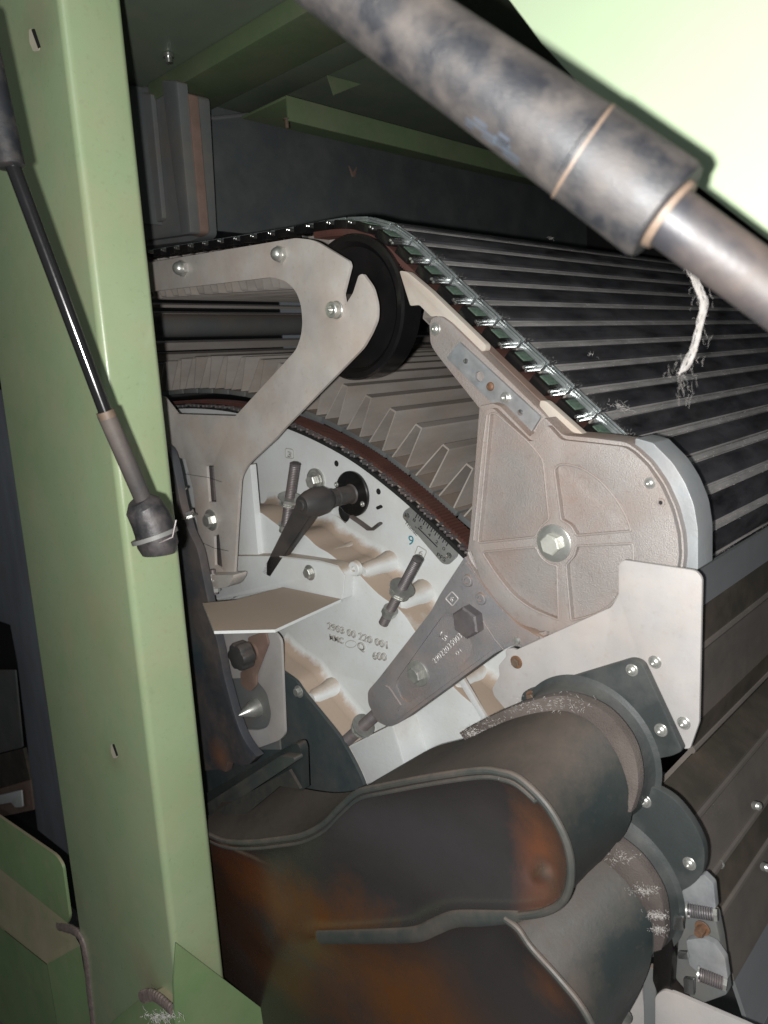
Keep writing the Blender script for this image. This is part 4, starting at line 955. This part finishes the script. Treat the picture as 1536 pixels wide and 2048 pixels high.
seam_l = ['rounded seam bead along the edge of the dark olive sheet', 'rounded seam bead from behind the light plate tip', 'rounded seam bead beginning at the lower round flange', 'rounded seam bead rising from the upper small spring', 'rounded seam bead rising from the lower small spring']
for o, l in zip([o for o in bpy.data.objects if o.name.startswith('cover_seam')], seam_l): o['label'] = l; o['group'] = 'seams of the cover sheets'
cs = 0
for (a, b, dx) in ((1514, 1612, .10), (1439, 1728, .03), (1532, 1735, .08), (1464, 1862, .03)):
    t = thing('sheet_screw', P(a, b, dx), ['small domed screw on the brown sheet at the right edge, highest of the four', 'small rusty screw right of the lower round flange', 'small screw at the right photo edge, second from top', 'small screw between the two springs on the dark sheet'][cs], 'screw', 'small screws on the cover sheets'); cs += 1
    ax = Vector((-.5, -.8, .4)).normalized(); r = R(a, b, dx, 9)
    lathe('head', P(a, b, dx) + ax*.001, ax, [(-.004, r), (.002, r*.9), (.004, r*.4)], m_bolt, t, 16)
# springs, brackets and bright clips
XS = -.075
for (nm, pts, lb) in (('clamp_bracket', [(1363, 1783), (1374, 1768), (1407, 1748, 5), (1427, 1768, 5), (1432, 1818, 4), (1370, 1815), (1362, 1800)], 'upper dusty steel clamp bracket holding a small spring'),
                      ('clamp_bracket', [(1372, 1880), (1404, 1876, 5), (1430, 1888, 5), (1450, 1917, 5), (1456, 1960, 4), (1400, 1950), (1378, 1930)], 'lower dusty steel clamp bracket holding a small spring')):
    slab(nm, rc(pts, 4), XS, .006, m_galv, None, .001, label=lb, cat='bracket', group='clamp brackets under the lower flange')
slab('clamp_plate', rc([(1335, 1795), (1366, 1780), (1430, 1830), (1440, 1880), (1455, 1990), (1400, 2010), (1340, 1960)], 6), XS + .012, .01, m_hooddk, None, .002, label='dark clamp base plate behind the two small springs', cat='base plate')
for pa, pb, r_, lb in (((1373, 1820), (1434, 1830), 13, 'upper small coil spring beside the lower round flange'), ((1394, 1947), (1452, 1969), 13, 'lower small coil spring near the white corner plate')):
    a, b = P(*pa, XS - .008), P(*pb, XS - .002); r = R(*pa, XS, r_)
    t = thing('coil_spring', a, lb, 'spring', 'small coil springs')
    ax = (b - a).normalized(); u_ = ax.orthogonal().normalized(); v_ = ax.cross(u_)
    tube('coil', [a.lerp(b, .08 + .8*k/140) + (u_*math.cos(k/140*10*2*math.pi) + v_*math.sin(k/140*10*2*math.pi)) * r*.82 for k in range(141)], r*.17, m_darkbolt, t, 6)
    L_ = (b - a).length
    lathe('core', a, ax, [(0, r*.5), (L_, r*.5)], m_darkbolt, t, 12)
    lathe('near_washer', a, ax, [(0, r*1.15), (L_*.06, r*1.15)], m_bolt, t, 20); lathe('end_nut', a, ax, [(L_*.88, r*.95), (L_*1.02, r*.95)], m_bolt, t, 6)
t = thing('clamp_bolt', P(1405, 1856, XS), 'rusty copper coloured bolt between the two small springs', 'bolt'); bolt(1405, 1856, XS + .004, 10, t, 'hex', m_rust, washer=1.5, wmat=m_rust, h=.008)
slab('black_clamp_block', rc([(1310, 1830), (1338, 1800), (1345, 1900), (1340, 1975), (1370, 2010), (1330, 2030), (1305, 1960)], 5), XS - .004, .012, m_black, None, .002, label='black block between the foam seal and the bright clips', cat='block')
for q, lb in ((((1347, 1834), (1366, 1836), (1366, 1862), (1345, 1860)), 'bright steel clip beside the upper small spring'), (((1355, 1905), (1374, 1906), (1376, 1920), (1356, 1918)), 'small bright steel clip between the two springs'), (((1366, 1957), (1387, 1960), (1387, 1992), (1368, 1985)), 'bright steel clip left of the lower spring, above the white corner plate')):
    slab('steel_clip', rc([(a, b) for a, b in q], 2), XS - .008, .003, m_bright, None, .0008, label=lb, cat='clip', group='bright steel clips')
slab('corner_plate', rc([(1310, 1992, 8), (1326, 1980, 8), (1350, 1988, 6), (1490, 2048), (1620, 2110), (1600, 2250), (1310, 2250)], 4), XL + .10, .004, m_alu, None, .001, label='white rounded plate corner at the bottom right', cat='plate')
slab('grey_web', [(1281, 1946), (1292, 2060), (1300, 2200), (1150, 2200), (1200, 2090)], XS + .02, .004, m_alu, None, .001, label='pale grey web sheet between the hood and the white corner plate', cat='plate')
slab('dark_strut', rc([(1286, 1930), (1310, 1940), (1312, 1990), (1306, 2200), (1290, 2200)], 3), XS + .0, .006, m_hooddk, None, .001, label='narrow dark upright strip left of the white corner plate', cat='strip')
t = thing('hood_bolt', P(1230, 2030, -.09), 'bright cylindrical bolt end just below the lower hood body', 'bolt')
lathe('stem', P(1250, 2035, -.085), (P(1228, 2020, -.12) - P(1250, 2035, -.085)), [(0, .006), (.03, .006), (.032, .004)], m_bolt, t, 16)

# ================================================================== GREEN POST
XG = -.26
yc = P(233, 1024, XG).y; yl_ = P(27, 1024, XG).y; xr = PY(345, 1024, yc).x
gp = thing('green_post', (XG, yc, 0), 'upright pale green painted square post with rounded corner in front of the machine', 'post')
bm = bmesh.new(); box_bm(bm, (XG, yc, CAM.z - 1.0), (xr, yl_, CAM.z + .9))
bmesh.ops.bevel(bm, geom=[e for e in bm.edges if abs((e.verts[0].co - e.verts[1].co).normalized().z) > .9], offset=.008, segments=6, affect='EDGES', profile=.5)
fin(bm, 'tube', m_green, gp, ang=40)
for a, b in ((226, 1503), (43, 82)):
    s = 1 if b > 500 else 1.6
    slab('slot_hole', rc([(a-6*s, b-14*s), (a+1*s, b-15*s), (a+8*s, b+8*s), (a+7*s, b+13*s), (a, b+14*s), (a-5*s, b+2*s)], 4), XG - .0003, .0006, M('pale_slot_edge', (.5, .47, .36), None, .6), gp, 0)  # pale patch along the slot outline
    slab('slot_dark_patch', rc([(a-3*s, b-14*s), (a+1*s, b-15*s), (a+9*s, b+8*s), (a+6*s, b+10*s)], 2), XG - .0006, .0004, m_dark, gp, 0)  # near-black patch on the post face stands in for shade inside the slot
piv = P(240, 1560, XG)     # the post leans a little
gp.matrix_world = Matrix.Translation(piv) @ Matrix.Rotation(math.radians(-.85), 4, back) @ Matrix.Translation(-piv) @ Matrix.Translation(gp.location)
# lower green brackets
pb_ = thing('bracket_beam', P(60, 1930, XG - .02), 'green folded beam welded to the left side of the post near its foot', 'beam')
xa_ = XG - .004
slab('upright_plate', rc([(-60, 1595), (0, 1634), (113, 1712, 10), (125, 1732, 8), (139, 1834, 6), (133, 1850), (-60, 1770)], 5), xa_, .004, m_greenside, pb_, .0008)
v = {'a0': P(-60, 1690, xa_), 'a1': P(134, 1845, xa_), 'k1': P(160, 1890, xa_ ), 'k2': P(94, 1927, XG - .016), 'b0': P(-60, 1805, XG - .016)}
low = Vector((0, 0, -.25))
def facequad(name, pts, mat, par, off):
    return hullquads(name, pts, [p + Vector(off) for p in pts], mat, par, bev=.0008)
facequad('dusty_top', [v['a0'], v['a1'], v['k1'], v['k2'], v['b0']], M('dust_covered_green', (.36, .31, .20), (.28, .30, .17), .6, scale=14, dust=(.42, .33, .24), dustn=.5, bump=.3), pb_, (.0, .001, -.003))
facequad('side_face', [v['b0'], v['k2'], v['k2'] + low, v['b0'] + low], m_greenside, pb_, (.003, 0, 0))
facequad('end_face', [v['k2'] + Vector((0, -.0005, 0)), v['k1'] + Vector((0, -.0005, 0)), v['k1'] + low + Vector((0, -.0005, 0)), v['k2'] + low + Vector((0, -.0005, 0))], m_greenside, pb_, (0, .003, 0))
def weld(pxs, x, rpx, par):
    c_ = resample([P(a, b, x) for a, b in cr(pxs, 6)], 46)
    rr = [R(*pxs[0], x, rpx) * (1 + .07*math.sin(i*2.1) + random.uniform(-.04, .04)) for i in range(len(c_))]
    tube('weld_bead', c_, rr, m_weld, par, 12, flat=.55)
weld([(118, 1852), (142, 1858), (162, 1874), (172, 1910), (180, 1980), (192, 2080)], XG - .003, 10, pb_)
gz = thing('gusset_plate', P(450, 2040, xr), 'green triangular gusset plate sloping down to the right from the post foot', 'gusset')
gq = [PY(353, 1886, yc - .012), PY(348, 1960, yc - .012), PY(355, 2200, yc - .012), PY(760, 2200, yc - .012), PY(555, 2041, yc - .012)]
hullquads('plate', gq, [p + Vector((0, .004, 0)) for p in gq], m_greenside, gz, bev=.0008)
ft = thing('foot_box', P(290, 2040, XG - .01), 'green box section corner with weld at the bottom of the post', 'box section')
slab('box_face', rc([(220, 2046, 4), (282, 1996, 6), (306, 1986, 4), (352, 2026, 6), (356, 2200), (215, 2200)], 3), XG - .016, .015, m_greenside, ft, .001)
weld([(284, 1994), (305, 1990), (325, 2002), (345, 2020)], XG - .016, 12, ft)
bm = bmesh.new(); rr = random.Random(9)
for k in range(160):
    p = P(322 + rr.gauss(0, 17), 2034 + rr.gauss(0, 6), XG - .018); d = Vector((rr.uniform(-.6, .1), rr.uniform(-1, 1), rr.uniform(-1, 1))) * .006
    tube_bm(bm, [p, p + d*.5 + Vector((-.001, 0, .001)), p + d], .00022, 3)
fin(bm, 'lint_tuft', m_lint, smooth=False, label='small white lint tuft on the weld at the post foot', cat='lint')

# ================================================================== LEFT OF POST
lbk = thing('side_board', P(70, 1600, .0), 'worn blue grey upright board seen left of the post', 'board')
slab('board', [(-120, 780), (60, 780), (105, 1300), (128, 1500), (150, 1720), (75, 1660), (35, 1330), (20, 1250), (-120, 1200)], 0, .02, m_wood, lbk, .002)
slab('grey_cover_sheet', rc([(-120, 1340), (30, 1340), (45, 1495), (-120, 1535)], 3), .06, .004, m_hooddk, None, .001, label='grey sheet left of the worn board, above the olive rail', cat='plate')
slab('olive_rail', [(-120, 1540), (46, 1497), (60, 1560), (-120, 1610)], .05, .01, m_sheet2, None, .001, label='olive rail left of the worn board', cat='rail')
slab('tan_rail', [(-120, 1612), (60, 1560), (66, 1620), (-120, 1660)], .045, .01, m_brown2, None, .001, label='tan rail just below the olive rail at the left', cat='rail')
slab('white_tab', rc([(-20, 1595), (42, 1580), (45, 1614), (30, 1615), (22, 1605), (-20, 1612)], 2), .03, .004, m_whitefl, None, .0006, label='small white tab in front of the tan rail at the left edge', cat='tab')
slab('dark_backing', [(-200, 700), (160, 700), (200, 1900), (-200, 1900)], .12, .004, m_dark, None, 0, label='black backing panel behind the board and rails at the left', cat='panel')

# ================================================================== LEFT GAS SPRING
gl = thing('gas_spring', D(305, 1060, .62), 'thin glossy black gas spring rod crossing in front of the green post', 'gas spring')
def dl(a, b, dep): return D(a, b, dep)
A0, A1 = dl(-46, 30, .50), dl(20, 332, .515)
def rpx(dep, px): return px * dep / FPX
tube('cylinder', [A0, A1, A1 + (A1 - A0).normalized()*.001], [rpx(.51, 29), rpx(.51, 29), rpx(.51, 24)], m_tube, gl, 28)
tube('rod', [dl(14, 300, .513), dl(212, 828, .57)], rpx(.53, 14.5), m_gloss, gl, 28)
tube('collar', [dl(210, 822, .569), dl(216, 836, .571)], rpx(.57, 18), m_bronze, gl, 24)
tube('end_rod', [dl(212, 828, .57), dl(292, 1012, .61)], rpx(.59, 17.5), m_blackd, gl, 28)
s_ = [dl(278, 1000, .605), dl(286, 1012, .608), dl(300, 1036, .612), dl(310, 1062, .615), dl(316, 1090, .617), dl(318, 1108, .618)]
tube('ball_socket', s_, [rpx(.6, q) for q in (24, 37, 40, 41, 41, 33)], M('rubber_socket', (.022, .022, .024), (.012, .012, .013), .45, scale=70, dust=(.12, .10, .095), dustn=.5, dscale=45, bump=.3), gl, 28)
tube('socket_ring', [dl(308, 1068, .614), dl(311, 1076, .6145)], rpx(.6, 48), m_hooddk, gl, 28)
tube('socket_clip', [dl(318, 1086, .600), dl(345, 1074, .600), dl(352, 1040, .602)], .0008, m_darkbolt, gl, 8)

# ================================================================== BIG GAS STRUT + DOOR
gb = thing('gas_strut', D(1200, 380, .27), 'thick dusty grey gas strut crossing the upper right close to the viewer', 'gas strut')
def spine(t, off=0): # photo line of the strut
    a = Vector((640, -40)).lerp(Vector((1500, 555)), t); return (a.x, a.y)
d0, d1 = .285, .27
tb = [D(600, -95, .29), D(1165, 305, .272)]
tube('cylinder', tb, [rpx(.29, 76), rpx(.272, 96)], m_tube, gb, 48)
tube('end_sleeve', [D(1163, 303, .272), D(1166, 305, .272), D(1322, 418, .268), D(1334, 427, .2675)], [rpx(.272, 94), rpx(.272, 98), rpx(.27, 103), rpx(.27, 97)], m_tube, gb, 48)
tube('groove_ring', [D(1163, 303.5, .272), D(1168, 307, .272)], rpx(.272, 99.3), m_bronze, gb, 48)
tube('seal_collar', [D(1322, 418, .268), D(1345, 434, .267)], [rpx(.268, 78), rpx(.268, 70)], m_bronze, gb, 40)
tube('rod', [D(1325, 424, .267), D(1640, 655, .262)], rpx(.266, 60), M('dusty_strut_rod', (.022, .021, .024), (.016, .016, .019), .50, scale=30, dust=(.065, .048, .038), dup=.8, dustn=.5, metal=.1, dscale=40), gb, 40)
# faint stamped lettering on the strut tube
lp_ = thing
ax = (tb[1] - tb[0]).normalized()
m_print = M('faint_blue_print', (.038, .046, .058), (.024, .030, .038), .5, bump=0)
bm = bmesh.new()
toC = (CAM - tb[0]).normalized(); side = ax.cross(toC).normalized(); fr_ = side.cross(ax).normalized()
if fr_.dot(toC) < 0: fr_ = -fr_
sdn = side if side.dot(upv) < 0 else -side
rr = random.Random(2)
for (s, ln, up_) in ((.155, .006, .02), (.160, .010, .16), (.168, .010, .05), (.176, .012, .10), (.184, .012, .0), (.178, .008, .22)):
    for k in range(2):
        rows_ = []
        for dd in (0, ln):
            p = tb[0].lerp(tb[1], 0) + ax * (s*.62 + dd*.62); rad = rpx(.29, 76) * (1 + .26 * (s*.62+dd*.62) / (tb[1]-tb[0]).length) + .0003
            rows_.append([p + (sdn * math.sin(q) + fr_ * math.cos(q)) * rad for q in [(.78 - up_ + k*.12) + w_*.07/3 for w_ in range(4)]])
        vs_ = [[bm.verts.new(p) for p in r] for r in rows_]
        for j in range(3): bm.faces.new((vs_[0][j], vs_[0][j+1], vs_[1][j+1], vs_[1][j]))
fin(bm, 'worn_print', m_print, gb)
dr = thing('door_panel', D(1400, 300, .42), 'pale green painted door sheet washed out by the flash at the upper right', 'door')
dq = [(965, -70), (1085, 88), (1190, 202), (1300, 298), (1420, 392), (1536, 480), (1760, 640), (1900, 300), (1700, -200), (1000, -200)]
def dd_(a, b): return D(a, b, .42 - .07 * ((a - 1000) / 536) )
f_ = [dd_(a, b) for a, b in dq]; nrm_ = (f_[3] - f_[0]).cross(f_[7] - f_[0]).normalized() * .003
hullquads('sheet', f_, [p - nrm_ if nrm_.dot(CAM - f_[0]) > 0 else p + nrm_ for p in f_], m_door, dr, bev=.0008)

# hanging lint strand and lint on the flats
sp_ = cr([(1370, 520), (1385, 548), (1398, 580), (1408, 605), (1400, 650), (1390, 690), (1378, 718), (1366, 738), (1356, 748)], 6)
dd = .42
ls = thing('lint_strand', D(1400, 600, dd), 'white cotton lint strand hanging below the thick gas strut', 'lint')
bm = bmesh.new(); rf = random.Random(11)
for f_ in range(16):
    ph, am, w0 = rf.uniform(0, 6), rf.uniform(2, 8), rf.uniform(.7, 1.7); i0 = rf.randrange(0, 12); i1 = len(sp_) - rf.randrange(0, 14)
    tube_bm(bm, [D(sp_[i][0] + am*math.sin(i*.19 + ph) + rf.uniform(-.8, .8), sp_[i][1] + 3*math.cos(i*.3 + ph), dd + .002*math.sin(i*.3 + ph)) for i in range(i0, i1)], rpx(dd, w0), 5)
fin(bm, 'strand', m_lintnear, ls)
bm = bmesh.new(); rr = random.Random(4)
for k in range(120):
    i = rr.randrange(len(sp_)); a, b = sp_[i]; s = 6 + 10*(i/len(sp_))
    if rr.random() < .25: a, b, s = 1366 + rr.uniform(-10, 22), 742 + rr.uniform(0, 40), 7
    p = D(a + rr.gauss(0, s), b + rr.gauss(0, s), dd + rr.gauss(0, .002)); d = Vector((rr.uniform(-.6, .6), rr.uniform(-.6, .6), rr.uniform(-2.2, .6))) * .0036
    tube_bm(bm, [p, p + d*.5 + Vector((0, .0006, .0004)), p + d], .00004, 3)
fin(bm, 'loose_fibres', m_lintnear, ls, smooth=False)
def flatlint(px, py, n, s, label):
    # lint lying on the sloping flats plane
    pl_n = nrm; d_ = ray(px, py); t_ = ((linea + nrm*.0035) - CAM).dot(nrm) / d_.dot(nrm); c = CAM + d_ * t_; bm = bmesh.new(); rr = random.Random(px)
    for k in range(n):
        p = c + Vector((rr.gauss(0, s), 0, 0)) + tdir * rr.gauss(0, s*.5); d = (Vector((rr.uniform(-1, 1), 0, 0)) + tdir * rr.uniform(-1, 1) + nrm * rr.uniform(0, .6)) * .006
        tube_bm(bm, [p, p + d*.5 + nrm*.001, p + d], .00009, 3)
    fin(bm, 'lint_tuft', m_lint, smooth=False, label=label, cat='lint')
flatlint(1240, 815, 45, .007, 'small pale lint tuft lying on the sloping flats above the end cover')
flatlint(1100, 478, 14, .004, 'tiny lint speck on the uppermost flats')
flatlint(1180, 710, 10, .004, 'tiny lint speck on the middle of the sloping flats')
print('pitch', pitch, 'objects', len(bpy.data.objects))
